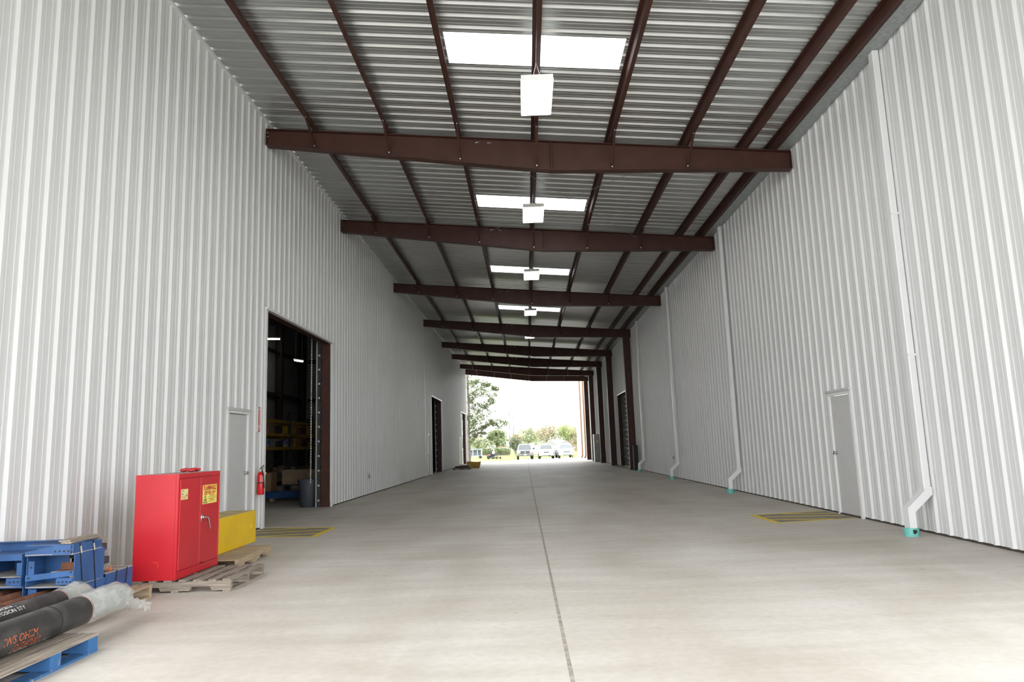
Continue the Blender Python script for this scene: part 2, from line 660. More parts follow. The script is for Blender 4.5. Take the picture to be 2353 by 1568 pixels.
obj('crack_filler', MB().box(-0.48, 0.10, 24.16, 24.22, -0.02, 0.0008), DARK, floor)
obj('crack_filler', MB().box(0.20, 0.62, 24.18, 24.24, -0.02, 0.0008), DARK, floor)

# outside ground, falling away gently beyond the canopy
GZ = [(-40, -0.02), (-6.0, -0.02)]
gy = [61.9, 85, 110, 150, 420]
gz = [0.0, -0.28, -0.50, -0.66, -0.9]


def gz_at(y):
    if y <= gy[0]:
        return 0.0
    for (a, za), (b, zb) in zip(zip(gy, gz), zip(gy[1:], gz[1:])):
        if y <= b:
            return za + (zb - za) * (y - a) / (b - a)
    return gz[-1]


ap = MB()
for a, b in ((61.9, 70), (70, 78), (78, 85), (85, 92)):
    xa = -60 if a < 74 else (-1.2 if a < 85 else -1.2)
    ap.add([(xa, a, gz_at(a)), (60, a, gz_at(a)), (60, b, gz_at(b)), (xa, b, gz_at(b))], [(0, 1, 2, 3)])
for q in ((-40, 40, -50, -6.0), (-40, -11.6, -6.0, 5.4), (5.9, 40, -6.0, 5.4)):
    ap.add([(q[0], q[2], -0.02), (q[1], q[2], -0.02), (q[1], q[3], -0.02), (q[0], q[3], -0.02)], [(0, 1, 2, 3)])
apo = obj('ground_apron', ap, APRON)
tag(apo, 'bright outdoor concrete apron beyond the end of the canopy', 'pavement', kind='structure')
gr = MB()
for q in ((-160, -11.7, -60, 61.9), (5.95, 160, -60, 61.9), (-11.7, 5.95, -60, -6.0)):
    gr.add([(q[0], q[2], -0.07), (q[1], q[2], -0.07), (q[1], q[3], -0.07), (q[0], q[3], -0.07)], [(0, 1, 2, 3)])
for a, b in zip(gy, gy[1:]):
    gr.add([(-160, a, gz_at(a) - 0.03), (160, a, gz_at(a) - 0.03), (160, b, gz_at(b) - 0.03), (-160, b, gz_at(b) - 0.03)],
           [(0, 1, 2, 3)])
lawn = obj('ground_lawn', gr, GRASS)
tag(lawn, 'bright green lawn beyond the concrete apron', 'lawn', kind='structure')

# ------------------------------------------------------------------ walls
L_PH, R_PH = 13.42, 0.0078
LO1, LO2, LO3 = (13.93, 18.72, 4.36), (38.65, 43.3, 4.31), (56.1, 60.5, 4.25)
LD1, LD2, LD3 = (12.13, 13.10, 2.23), (36.85, 37.75, 2.2), (54.6, 55.5, 2.2)
wall_l = clad_wall('wall_left', 1, WALL_Y0, 61.75, 8.335, [LO1, LO2, LO3, LD1, LD2, LD3], L_PH, WALL,
                   'white ribbed sheet metal wall along the left side')
RD1, RO2, RO3 = (12.20, 13.12, 2.19), (38.45, 43.0, 4.22), (58.0, 61.0, 4.15)
wall_r = clad_wall('wall_right', -1, WALL_Y0, 61.85, 9.2, [RD1, RO2, RO3], R_PH, WALL,
                   'white ribbed sheet metal wall along the right side')
wall_o = clad_wall('wall_right_outer', -1, 61.85, 79.0, 9.2, [], R_PH, CREAM,
                   'bright cream outdoor wall past the last right column')

# corner trim where the left wall meets the roof, and seam trims
t1 = obj('trim_1', MB().box(XL - 0.03, XL + 0.035, Y_ROOF0, 61.8, 8.285, 8.335), TRIM)
tag(t1, 'white angle trim where left wall meets roof', 'trim', kind='structure')
t2 = obj('trim_2', MB().box(XL - 0.03, XL + 0.012, 36.02, 36.10, 0.03, 8.28), TRIM)
tag(t2, 'thin vertical seam trim on the left wall at fourth beam', 'trim', kind='structure')
t3 = obj('trim_3', MB().box(XL - 0.05, XL + 0.02, 61.72, 61.80, 0.0, 8.3), TRIM)
tag(t3, 'white corner trim at the far end of left wall', 'trim', kind='structure')

# ------------------------------------------------------------------ roof sheets with skylights
ceil = obj('ceiling', MB().prism([(XL - 0.02, T(XL) + 0.26), (XR - 0.26, T(XR - 0.26) + 0.26), (XR - 0.26, T(XR - 0.26) + 0.24),
                                  (XL - 0.02, T(XL) + 0.24)], 'y', Y_ROOF1 - 0.02, Y_ROOF1), TRIM)
tag(ceil, 'galvanised ribbed metal roof sheets over the driveway', 'roof', kind='structure')
RX0, RX1 = XL - 0.02, XR - 0.26
SKY0 = 10.235
SKX0, SKX1 = -1.09, 1.81
RSH = {}


def roof_piece(y0, y1, x0, x1, m, name, parent):
    key = (round(y1 - y0, 4), round((y0 - SKY0) % RIB, 4), x0, x1, m.name)
    if key not in RSH:
        pr = profile(y0, y1, SKY0 + RIB / 2)
        vs, fs = [], []
        for s_, h_ in pr:
            vs += [(x0, s_ - y0, T(x0) + 0.2 + h_ * 1.25), (x1, s_ - y0, T(x1) + 0.2 + h_ * 1.25)]
        for i in range(len(pr) - 1):
            fs.append((2 * i, 2 * i + 1, 2 * i + 3, 2 * i + 2))
        me = bpy.data.meshes.new(name)
        me.from_pydata(vs, [], fs)
        me.materials.append(m)
        RSH[key] = me
    return link(name, RSH[key], None, parent, (0, y0, 0))


n = math.ceil((Y_ROOF0 - SKY0) / (3 * RIB)) - 1
y = SKY0 + 3 * RIB * n
k = n
names = ['nearest', 'second', 'third', 'fourth', 'fifth', 'sixth', 'seventh']
while y < Y_ROOF1 - 0.05:
    a, b = max(y, Y_ROOF0), min(y + 3 * RIB, Y_ROOF1)
    if k >= 0 and k % 8 == 0 and k // 8 < 4:
        roof_piece(a, b, RX0, SKX0, GALV, 'roof_panel', ceil)
        roof_piece(a, b, SKX1, RX1, GALV, 'roof_panel', ceil)
        o = roof_piece(a, b, SKX0, SKX1, FIBER, 'skylight_panel', None)
        tag(o, 'glowing white translucent skylight panel, %s from the camera' % names[k // 8], 'skylight',
            'skylight panels along the roof')
    else:
        roof_piece(a, b, RX0, RX1, GALV, 'roof_panel', ceil)
    y += 3 * RIB
    k += 1

# ------------------------------------------------------------------ purlins
PX = [-4.20, -2.65, -1.18, 0.39, 1.93, 3.47, 4.67, 5.26]
ordn = ['first', 'second', 'third', 'fourth', 'fifth', 'sixth', 'seventh', 'eighth']
for i, x in enumerate(PX):
    z0, z1 = T(x) + 0.004, T(x) + 0.197
    t = 0.006
    mb = MB()
    mb.box(x - t, x, Y_ROOF0 + 0.05, 61.53, z0, z1)
    mb.box(x, x + 0.065, Y_ROOF0 + 0.05, 61.53, z0, z0 + t)
    mb.box(x - 0.065, x - t, Y_ROOF0 + 0.05, 61.53, z1 - t, z1)
    mb.box(x + 0.065 - t, x + 0.065, Y_ROOF0 + 0.05, 61.53, z0 + t, z0 + 0.022)
    o = obj('purlin', mb, RED)
    if i == 7:
        lab = 'dark red steel eave strut beside the right gutter'
    elif i == 3:
        lab = 'dark red roof purlin carrying the hanging lights'
    else:
        lab = 'dark red steel roof purlin, %s from the left wall' % ordn[i]
    tag(o, lab, 'purlin', 'roof purlins')

# ------------------------------------------------------------------ tapered roof beams


def web_bottom(x):
    if x < 0.72:
        return 7.80 + (6.99 - 7.80) * (x - XL) / (0.72 - XL)
    return 6.99 + (6.82 - 6.99) * (x - 0.72) / (XR - 0.72)


BX0, BX1 = XL + 0.005, XR - 0.01
bl = ['nearest', 'second nearest', 'third nearest', 'fourth', 'fifth', 'sixth', 'seventh', 'farthest']
FW = 0.20
bm_web = MB().prism([(BX0, T(BX0) - 0.012), (BX1, T(BX1) - 0.012), (BX1, web_bottom(BX1)), (0.72, 6.99), (BX0, web_bottom(BX0))],
                    'y', -0.005, 0.005).mesh('web')
bm_top = MB().prism([(BX0, T(BX0)), (BX1, T(BX1)), (BX1, T(BX1) - 0.012), (BX0, T(BX0) - 0.012)], 'y', -FW / 2, FW / 2).mesh('top_flange')
bm_bot = MB().prism([(BX0, web_bottom(BX0)), (0.72, 6.99), (BX1, web_bottom(BX1)), (BX1, web_bottom(BX1) - 0.014), (0.72, 6.976),
                     (BX0, web_bottom(BX0) - 0.014)], 'y', -FW / 2, FW / 2).mesh('bottom_flange')
bm_endl = MB().box(BX0, BX0 + 0.012, -FW / 2, FW / 2, web_bottom(BX0), T(BX0) - 0.012).mesh('end_plate')
bm_endr = MB().box(BX1 - 0.012, BX1, -FW / 2, FW / 2, web_bottom(BX1), T(BX1) - 0.012).mesh('end_plate')
bm_stf = MB().box(-0.01, 0.01, -FW / 2 + 0.01, -0.005, 6.99, T(0.72) - 0.012).mesh('stiffener')
for bi, yb in enumerate(BEAMS):
    lab = '%s brown steel roof beam spanning the driveway, tapered to both ends' % bl[bi]
    if bi == 7:
        lab = 'farthest brown steel roof beam, framing the bright sky at the exit'
    root = thing('roof_beam', lab, 'beam', (0, yb, 0), group='tapered roof beams')
    for nm, me in (('web', bm_web), ('top_flange', bm_top), ('bottom_flange', bm_bot), ('end_plate', bm_endl), ('end_plate', bm_endr)):
        link(nm, me, RED, root)
    link('stiffener', bm_stf, RED, root, (0.72, 0, 0))
    for i, x in enumerate(PX[:7]):
        zb = web_bottom(x) + 0.06
        mb = MB()
        a, b = Vector((x + 0.03, -0.72, T(x) + 0.02)), Vector((x + 0.03, -0.05, zb))
        mb.bar(a, b, 0.045, 0.005)
        mb.bar(a + Vector((0.02, 0, 0)), b + Vector((0.02, 0, 0)), 0.005, 0.045)
        if i in (6,):
            continue
        br = obj('flange_brace', mb, RED, root)
        bo = MB().tube([b + Vector((0, -0.035, 0)), b + Vector((0, 0.0, 0))], 0.016, 6)
        bo.tube([a + Vector((0, 0.02, -0.035)), a + Vector((0, 0.02, 0.0))], 0.012, 6)
        obj('bolt', bo, BOLT, br)
    for x, sg in ((-0.80, 1), (-0.55, -1)):
        mb = MB().tube([(x - 0.035 * sg, -0.06, T(x) - 0.10), (x + 0.035 * sg, -0.012, T(x) - 0.07)], 0.012, 6)
        obj('rod_end', mb, BOLT, root)
    for dz in (0.08, 0.16):
        obj('bolt', MB().tube([(BX0 + 0.012, -0.06, T(BX0) - dz), (BX0 + 0.035, -0.06, T(BX0) - dz)], 0.011, 6), BOLT, root)

# bracing rods in the second and fifth bays
for (a, b, lab) in (((-0.8, BEAMS[0] + 0.02, T(-0.8) - 0.1), (3.4, BEAMS[1] - 0.02, T(3.4) - 0.1), 'thin steel brace rod slanting right under second roof bay'),
                    ((3.4, BEAMS[0] + 0.02, T(3.4) - 0.1), (-0.8, BEAMS[1] - 0.02, T(-0.8) - 0.1), 'thin steel brace rod slanting left under second roof bay')):
    o = obj('brace_rod', MB().tube([a, b], 0.006, 5), GUTM)
    tag(o, lab, 'rod')

fa = thing('end_closure', 'brown steel closure strip above the farthest beam', 'closure', (0, 61.55, 0))
obj('closure_plate', MB().prism([(BX0, T(BX0) + 0.005), (BX1 - 0.26, T(BX1 - 0.26) + 0.005), (BX1 - 0.26, T(BX1 - 0.26) + 0.195), (BX0, T(BX0) + 0.195)], 'y', 0, 0.01), RED, fa)
for i in range(7):
    x_ = PX[i] + 0.35
    obj('closure_clip', MB().box(x_, x_ + 0.05, -0.03, 0.0, T(x_) + 0.01, T(x_) + 0.18), RED, fa)

# ------------------------------------------------------------------ columns on the right from the fourth beam on
for bi in range(3, 8):
    yb = BEAMS[bi]
    root = thing('steel_column', 'brown steel column against the right wall under the %s beam' % bl[bi], 'column', (5.2, yb, 0),
                 group='columns along the right wall')
    ht = web_bottom(5.4) - 0.02
    obj('web', MB().box(0.012, 0.338, -0.006, 0.006, 0.015, ht), RED, root)
    obj('flange', MB().box(0, 0.012, -0.11, 0.11, 0.015, ht), RED, root)
    obj('flange', MB().box(0.338, 0.35, -0.11, 0.11, 0.015, ht), RED, root)
    obj('base_plate', MB().box(-0.03, 0.38, -0.14, 0.14, 0.0, 0.015), RED, root)

# ------------------------------------------------------------------ gutter and downspouts
gt = thing('gutter', 'grey galvanised box gutter along the right wall under the roof edge', 'gutter', (0, 0, 0))
GX0, GX1, GZ0 = 5.335, 5.60, 7.213
segs = [(Y_ROOF0, 13.6), (13.6, 21.0), (21.0, 30.0), (30.0, 39.0), (39.0, 48.0), (48.0, 61.8)]
for a, b in segs:
    mb = MB()
    mb.box(GX0, GX1, a, b - 0.006, GZ0, GZ0 + 0.004)
    mb.box(GX0, GX0 + 0.004, a, b - 0.006, GZ0, GZ0 + 0.20)
    mb.box(GX1 - 0.004, GX1, a, b - 0.006, GZ0, GZ0 + 0.24)
    mb.box(GX0, GX1, b - 0.03, b - 0.006, GZ0 - 0.002, GZ0)
    obj('gutter_section', mb, GUTM, gt)


def downspout(yc, label):
    root = thing('downspout', label, 'downspout', (0, yc, 0), group='white downspouts on the right wall')
    wd, dp = 0.135, 0.10
    x0 = 5.583 - dp
    mb = MB()
    mb.bevbox(x0, x0 + dp, -wd / 2, wd / 2, 0.645, GZ0 + 0.0, 0.012)
    obj('pipe', mb, TRIM, root)
    for zz in (2.5, 4.6):
        obj('strap', MB().box(x0 - 0.003, x0 + dp + 0.012, -wd / 2 - 0.003, wd / 2 + 0.003, zz, zz + 0.03), TRIM, root)
    el = MB()
    P = [(x0 - 0.004, 0.66), (x0 + dp + 0.004, 0.66), (x0 + dp + 0.004, 0.56), (x0 - 0.155, 0.33), (x0 - 0.155, 0.10), (x0 - 0.255, 0.10), (x0 - 0.255, 0.385), (x0 - 0.004, 0.61)]
    q1 = [P[0], P[1], P[2], P[7]]
    q2 = [P[7], P[2], P[3], P[6]]
    q3 = [P[6], P[3], P[4], P[5]]
    for q in (q1, q2, q3):
        el.prism(q, 'y', -wd / 2 - 0.002, wd / 2 + 0.002)
    obj('elbow', el, TRIM, root)
    boot = MB().lathe([(0.098, 0.0), (0.098, 0.115), (0.09, 0.115), (0.09, 0.10)], 20, (x0 - 0.205, 0, 0))
    obj('drain_boot', boot, TEAL, root, smooth=True)
    return root


d1 = downspout(10.06, 'nearest white downspout, right of the grey door, with teal boot')
downspout(18.75, 'white downspout with teal boot beside the second beam end')
downspout(26.2, 'white downspout under the third beam on right wall')
downspout(33.6, 'white downspout just before the first right column')
bl_ = MB().ball((5.28, 9.955, 0.075), 0.022, 6, 4).ball((5.265, 9.957, 0.06), 0.02, 6, 4).ball((5.255, 9.958, 0.085), 0.012, 6, 4)
obj('black_mark', bl_, BLACK, d1, loc=(0, -10.06, 0))

# ------------------------------------------------------------------ personnel doors


def man_door(name, side, y0, y1, ztop, knob_at_far, label, hood=True):
    x = XL if side > 0 else XR
    s = side
    root = thing(name, label, 'door', (x, 0, 0), kind='structure')
    obj('door_leaf', MB().box(-s * 0.075, -s * 0.03, y0 + 0.06, y1 - 0.06, 0.03, ztop - 0.07), DOORG, root)
    fr = MB()
    fr.box(-s * 0.10, s * 0.006, y0, y0 + 0.055, 0.0, ztop)
    obj('jamb', fr, TRIM, root)
    obj('jamb', MB().box(-s * 0.10, s * 0.006, y1 - 0.055, y1, 0.0, ztop), TRIM, root)
    obj('head', MB().box(-s * 0.10, s * 0.006, y0 + 0.055, y1 - 0.055, ztop - 0.06, ztop), TRIM, root)
    if hood:
        obj('drip_cap', MB().box(-s * 0.02, s * 0.035, y0 - 0.03, y1 + 0.03, ztop - 0.005, ztop + 0.035), DOORG, root)
    obj('threshold', MB().box(-s * 0.10, s * 0.0, y0 + 0.055, y1 - 0.055, 0.0, 0.025), DARK, root)
    yk = y1 - 0.125 if knob_at_far else y0 + 0.125
    kb = MB()
    kb.tube([(-s * 0.03, yk, 1.10), (-s * 0.02, yk, 1.10)], 0.035, 12)
    kb.tube([(-s * 0.02, yk, 1.10), (s * 0.012, yk, 1.10), (s * 0.02, yk, 1.10), (s * 0.04, yk, 1.10), (s * 0.048, yk, 1.10)],
            [0.013, 0.013, 0.030, 0.036, 0.024], 12)
    obj('door_knob', kb, STEEL, root, smooth=True)
    return root


man_door('door_1', 1, *LD1, True, 'grey steel door in the left wall behind the red cabinet')
man_door('door_2', -1, *RD1, True, 'grey steel door in the right wall by the yellow hatching')
man_door('door_3', 1, *LD2, False, 'narrow seen steel door beside the second left doorway')
man_door('door_4', 1, *LD3, False, 'farthest left steel door beside the third left doorway')

# ------------------------------------------------------------------ large doorways: trims and jamb columns


def doorway(name, side, y0, y1, ztop, label, deep=0.26):
    x = XL if side > 0 else XR
    s = side
    root = thing(name, label, 'doorway', (x, 0, 0), kind='structure')
    obj('corner_trim', MB().box(-s * 0.06, s * 0.008, y0 - 0.10, y0, 0.0, ztop - 0.022), TRIM, root)
    obj('corner_trim', MB().box(-s * 0.06, s * 0.008, y1, y1 + 0.07, 0.0, ztop - 0.022), TRIM, root)
    obj('head_trim', MB().box(-s * 0.06, s * 0.03, y0 - 0.10, y1 + 0.07, ztop - 0.02, ztop + 0.03), TRIM, root)
    obj('jamb_column', MB().box(-s * (deep + 0.03), -s * 0.05, y1 + 0.0, y1 + 0.2, 0.0, ztop + 0.3), RED, root)
    obj('jamb_column', MB().box(-s * (deep + 0.03), -s * 0.05, y0 - 0.2, y0, 0.0, ztop + 0.3), RED, root)
    obj('header_beam', MB().box(-s * (deep + 0.03), -s * 0.06, y0, y1, ztop - 0.0, ztop + 0.25), RED, root)
    return root


doorway('doorway_1', 1, *LO1, 'large open doorway into the dark left warehouse')
doorway('doorway_2', 1, *LO2, 'second dark tall doorway far along the left wall')
doorway('doorway_3', 1, *LO3, 'third left doorway near the far exit')
doorway('doorway_4', -1, *RO2, 'tall doorway in the right wall between two columns')
doorway('doorway_5', -1, *RO3, 'far right doorway behind the last column')


def door_track(name, side, y, ztop, label, xoff, sgn):
    x = XL if side > 0 else XR
    s = side
    root = thing(name, label, 'door track', (x - s * xoff, y, 0), group='overhead door tracks')
    obj('guide_rail', MB().box(-s * 0.035, -s * 0.005, sgn * 0.0, sgn * 0.05, 0.0, ztop), BOLT, root)
    obj('mounting_angle', MB().box(s * 0.0, s * 0.085, sgn * 0.03, sgn * 0.05, 0.0, ztop + 0.2), DOORD, root)
    z = 0.15
    while z < ztop:
        mb = MB().box(s * 0.02, s * 0.068, sgn * 0.012, sgn * 0.03, z, z + 0.05)
        mb.box(s * 0.036, s * 0.046, sgn * 0.004, sgn * 0.012, z + 0.01, z + 0.04)
        obj('bracket', mb, BOLT, root)
        z += 0.385
    return root


door_track('door_track', 1, 18.66, 4.55, 'galvanised door track with clips inside the near left doorway', 0.385, 1)
door_track('door_track', 1, 43.24, 4.5, 'galvanised door track inside the second left doorway', 0.385, 1)

# rolled-up door coil behind the header
dc = thing('door_coil', 'dark rolled up door coil above the near left doorway', 'door coil', (XL - 0.50, 13.85, 4.83))
coil = MB().tube([(0, 0, 0), (0, 4.95, 0)], 0.20, 20)
obj('curtain_roll', coil, DOORD, dc, True)
for yy in (-0.02, 4.96):
    obj('end_bracket', MB().box(-0.22, 0.26, yy - 0.01, yy + 0.01, -0.24, 0.24), RED, dc)

# hanging hoist chain beside the track
ch = MB()
z = 0.62
i = 0
while z < 4.62:
    if i % 2 == 0:
        ch.tube([(0, -0.012, z), (0, -0.014, z + 0.02), (0, 0, z + 0.042), (0, 0.014, z + 0.02), (0, 0.012, z), (0, 0, z - 0.012), (0, -0.012, z)], 0.0045, 5, False)
    else:
        ch.tube([(-0.012, 0, z), (-0.014, 0, z + 0.02), (0, 0, z + 0.042), (0.014, 0, z + 0.02), (0.012, 0, z), (0, 0, z - 0.012), (-0.012, 0, z)], 0.0045, 5, False)
    z += 0.036
    i += 1
o = obj('hoist_chain', ch, BOLT, None, loc=(XL - 0.50, 18.50, 0))
tag(o, 'thin hanging steel hoist chain inside the near left doorway', 'chain')

# closed dark overhead door on the right
rd = thing('overhead_door', 'closed dark grey overhead door with bolt rows in right wall', 'overhead door', (XR + 0.20, 0, 0))
for i in range(8):
    z0 = 0.02 + i * 0.53
    obj('door_section', MB().bevbox(0, 0.045, RO2[0] + 0.02, RO2[1] - 0.02, z0, z0 + 0.52, 0.008), DOORD, rd)
for i in range(15):
    z0 = 0.2 + i * 0.27
    mb = MB().box(-0.03, 0.0, 40.5, 40.62, z0, z0 + 0.035).box(-0.03, 0.0, 40.75, 40.87, z0, z0 + 0.035)
    obj('hinge', mb, GUTM, rd)

# ------------------------------------------------------------------ warehouse behind the left wall
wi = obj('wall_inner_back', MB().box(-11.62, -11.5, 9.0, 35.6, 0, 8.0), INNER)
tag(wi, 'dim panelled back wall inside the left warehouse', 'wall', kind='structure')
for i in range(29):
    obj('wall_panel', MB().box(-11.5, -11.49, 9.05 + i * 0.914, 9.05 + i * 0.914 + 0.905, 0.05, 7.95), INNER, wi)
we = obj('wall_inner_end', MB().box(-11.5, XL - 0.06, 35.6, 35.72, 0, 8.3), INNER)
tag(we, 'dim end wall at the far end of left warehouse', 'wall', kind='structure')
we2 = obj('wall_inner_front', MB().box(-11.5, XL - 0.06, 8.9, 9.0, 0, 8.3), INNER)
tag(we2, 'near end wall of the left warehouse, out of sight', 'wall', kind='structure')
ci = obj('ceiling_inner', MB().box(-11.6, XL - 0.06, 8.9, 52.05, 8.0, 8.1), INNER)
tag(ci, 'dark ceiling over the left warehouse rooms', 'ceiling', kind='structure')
cf = obj('ceiling_inner_daylight', MB().box(-11.6, XL - 0.06, 52.05, 61.0, 8.0, 8.02), FIBER)  # added out of view so sky light brightens the third room
tag(cf, 'unseen translucent roof added to daylight the third left room', 'ceiling', kind='structure')
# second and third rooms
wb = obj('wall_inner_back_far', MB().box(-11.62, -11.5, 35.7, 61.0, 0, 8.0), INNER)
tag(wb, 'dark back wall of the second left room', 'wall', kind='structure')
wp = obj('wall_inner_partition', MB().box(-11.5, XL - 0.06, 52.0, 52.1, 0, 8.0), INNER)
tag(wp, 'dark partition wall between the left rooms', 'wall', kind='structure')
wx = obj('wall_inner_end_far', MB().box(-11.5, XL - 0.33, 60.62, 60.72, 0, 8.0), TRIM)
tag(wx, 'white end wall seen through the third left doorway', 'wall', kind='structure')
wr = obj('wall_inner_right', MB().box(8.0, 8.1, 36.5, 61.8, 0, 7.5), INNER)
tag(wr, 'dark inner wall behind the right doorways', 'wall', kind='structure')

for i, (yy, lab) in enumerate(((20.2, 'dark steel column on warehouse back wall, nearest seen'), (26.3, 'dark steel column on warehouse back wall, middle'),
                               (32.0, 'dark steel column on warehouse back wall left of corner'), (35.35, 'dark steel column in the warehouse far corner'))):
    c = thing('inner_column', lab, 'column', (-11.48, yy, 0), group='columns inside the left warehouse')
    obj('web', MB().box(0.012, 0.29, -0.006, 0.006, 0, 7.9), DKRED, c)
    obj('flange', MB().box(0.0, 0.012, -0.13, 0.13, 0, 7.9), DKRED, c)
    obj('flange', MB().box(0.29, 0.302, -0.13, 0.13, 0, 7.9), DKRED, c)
for i, (z, lab) in enumerate(((2.0, 'lowest'), (4.0, 'middle'), (6.0, 'upper'))):
    o = obj('wall_girt', MB().box(-11.48, -11.30, 9.1, 35.2, z, z + 0.07).box(-11.48, -11.47, 9.1, 35.2, z, z + 0.2), DKRED)
    tag(o, '%s dark horizontal girt on the warehouse back wall' % lab, 'girt', 'girts inside the left warehouse')
    o = obj('wall_girt', MB().box(-11.1, -5.6, 35.42, 35.58, z - 0.05, z + 0.02).box(-11.1, -5.6, 35.57, 35.58, z - 0.05, z + 0.15), DKRED)
    tag(o, '%s dark horizontal girt on the warehouse end wall' % lab, 'girt', 'girts inside the left warehouse')
for i, yy in enumerate((16.0, 21.0, 26.0, 31.0)):
    b = thing('inner_rafter', 'dark steel rafter under the warehouse ceiling, %s row' % ordn[i], 'rafter', (0, yy, 0), group='rafters inside the left warehouse')
    obj('web', MB().box(-11.4, -5.4, -0.005, 0.005, 7.22, 7.98), DKRED, b)
    obj('flange', MB().box(-11.4, -5.4, -0.1, 0.1, 7.2, 7.22), DKRED, b)
    obj('flange', MB().box(-11.4, -5.4, -0.1, 0.1, 7.98, 8.0), DKRED, b)
for i, (x, yy, L) in enumerate(((-11.0, 29.3, 0.6), (-9.85, 30.2, 0.28))):
    z = (6.30, 5.42)[i]
    lt = thing('strip_light', 'lit white strip light under warehouse ceiling, %s from the doorway' % ordn[i], 'light', (x, yy, z), rz=(0.3, 1.2)[i],
               group='strip lights inside the left warehouse')
    obj('housing', MB().bevbox(-L, L, -0.08, 0.08, 0.03, 0.09, 0.01), ENAM, lt)
    obj('tube', MB().tube([(-L + 0.02, 0, 0.0), (L - 0.02, 0, 0.0)], 0.03, 8), TUBE, lt)
    for sx_ in (-L + 0.08, L - 0.08):
        obj('hanger', MB().tube([(sx_, 0, 0.09), (sx_, 0, 8.0 - z)], 0.004, 5), GUTM, lt)

# pallet rack with yellow beams
rk = thing('pallet_rack', 'dark pallet rack with yellow beams in the left warehouse', 'rack', (-9.0, 22.4, 0))
for j, yy in enumerate((0.0, 2.7, 5.4, 8.1)):
    for xx in (-0.5, 0.5):
        obj('upright', MB().box(xx - 0.04, xx + 0.04, yy - 0.04, yy + 0.04, 0, 2.9), RACKD, rk)
    lat = MB()
    for z in (0.3, 0.9, 1.5, 2.1):
        lat.bar((-0.48, yy, z), (0.48, yy, z + 0.5), 0.03)
    obj('lattice', lat, RACKD, rk)
for j in range(3):
    for z in (0.55, 1.62, 2.08, 2.54):
        for xx in (-0.5, 0.5):
            obj('shelf_beam', MB().box(xx - 0.03, xx + 0.03, j * 2.7 + 0.04, j * 2.7 + 2.66, z - 0.06, z + 0.04), RACKY, rk)
rnd = random.Random(3)
cols = [(CARD, 'brown'), (RACKD, 'dark'), (RACKY, 'yellow'), (DUSTB, 'dusty blue'), (RUST, 'rusty')]
for j, bay in enumerate(('nearest', 'middle', 'farthest')):
    for z, shelf in ((0.59, 'bottom'), (1.66, 'middle'), (2.12, 'upper')):
        yy = j * 2.7 + 0.15
        for m_, cn in rnd.sample(cols, 3):
            wy, hz = rnd.uniform(0.4, 0.65), rnd.uniform(0.2, 0.34)
            b = MB().bevbox(-9.40, -8.58, 22.4 + yy, 22.4 + yy + wy, z, z + hz, 0.012)
            b.box(-9.41, -8.57, 22.4 + yy + wy * 0.42, 22.4 + yy + wy * 0.58, z + hz, z + hz + 0.008)
            o = obj('stock_box', b, m_)
            tag(o, '%s stock box on the %s shelf of the %s rack bay' % (cn, shelf, bay), 'box', 'boxes on the warehouse rack')
            yy += wy + rnd.uniform(0.12, 0.25)

# wooden crate, blue beam, trash can, cardboard box
cr = thing('wooden_crate', 'long plywood crate with battens inside the left warehouse', 'crate', (-7.15, 22.6, 0.45))
obj('crate_body', MB().box(-0.72, 0.72, 0, 0.6, 0, 0.42), WOODB, cr)
for xx in (-0.70, -0.02, 0.62):
    obj('batten', MB().box(xx, xx + 0.09, -0.022, 0, 0, 0.42), WOODB, cr)
obj('lid', MB().box(-0.75, 0.75, -0.03, 0.63, 0.42, 0.45), WOODB, cr)
cs = thing('crate_stand', 'dark steel stand under the plywood crate', 'stand', (-7.15, 22.6, 0))
for xx in (-0.65, 0.65):
    for yy in (0.03, 0.55):
        obj('leg', MB().box(xx - 0.03, xx + 0.03, yy - 0.03, yy + 0.03, 0, 0.40), RACKD, cs)
obj('stand_top', MB().box(-0.72, 0.72, 0, 0.6, 0.40, 0.45), RACKD, cs)
bb = thing('blue_steel_beam', 'long blue steel beam lying on the warehouse floor', 'beam', (-7.5, 21.7, 0.08))
obj('web', MB().box(-1.9, 1.0, -0.006, 0.006, 0.012, 0.2), BLUE, bb)
obj('flange', MB().box(-1.9, 1.0, -0.08, 0.08, 0.0, 0.012), BLUE, bb)
obj('flange', MB().box(-1.9, 1.0, -0.08, 0.08, 0.2, 0.212), BLUE, bb)
for i, xx in enumerate((-1.6, -0.3, 0.6)):
    o = obj('timber_skid', MB().box(-7.5 + xx - 0.05, -7.5 + xx + 0.05, 21.5, 21.9, 0, 0.08), WOODB)
    tag(o, 'timber skid under blue beam, %s from the left' % ordn[i], 'timber', 'skids under the blue beam')
tcan = thing('trash_can', 'grey plastic trash can just inside the left doorway', 'trash can', (-5.88, 18.95, 0.0))
obj('body', MB().lathe([(0.20, 0), (0.21, 0.01), (0.262, 0.60), (0.262, 0.62), (0.275, 0.62), (0.285, 0.72), (0.275, 0.73), (0.255, 0.72), (0.2, 0.05)], 24),
    CANG, tcan, smooth=True)
for a in (0.6, 0.6 + PI):
    x, yv = 0.29 * math.cos(a), 0.29 * math.sin(a)
    obj('handle', MB().tube([(x * 0.92, yv * 0.92 - 0.05, 0.66), (x * 1.12, yv * 1.12 - 0.045, 0.65), (x * 1.12, yv * 1.12 + 0.045, 0.65), (x * 0.92, yv * 0.92 + 0.05, 0.66)], 0.012, 6), CANG, tcan)
cb = thing('cardboard_box', 'open cardboard box with raised flap on warehouse floor', 'box', (-8.28, 22.2, 0.0))
obj('body', MB().box(-0.3, 0.3, -0.25, 0.25, 0, 0.85), CARD, cb)
obj('flap', MB().prism([(0.3, 0.85), (0.55, 1.05), (0.55, 1.06), (0.3, 0.86)], 'y', -0.25, 0.25), CARD, cb)

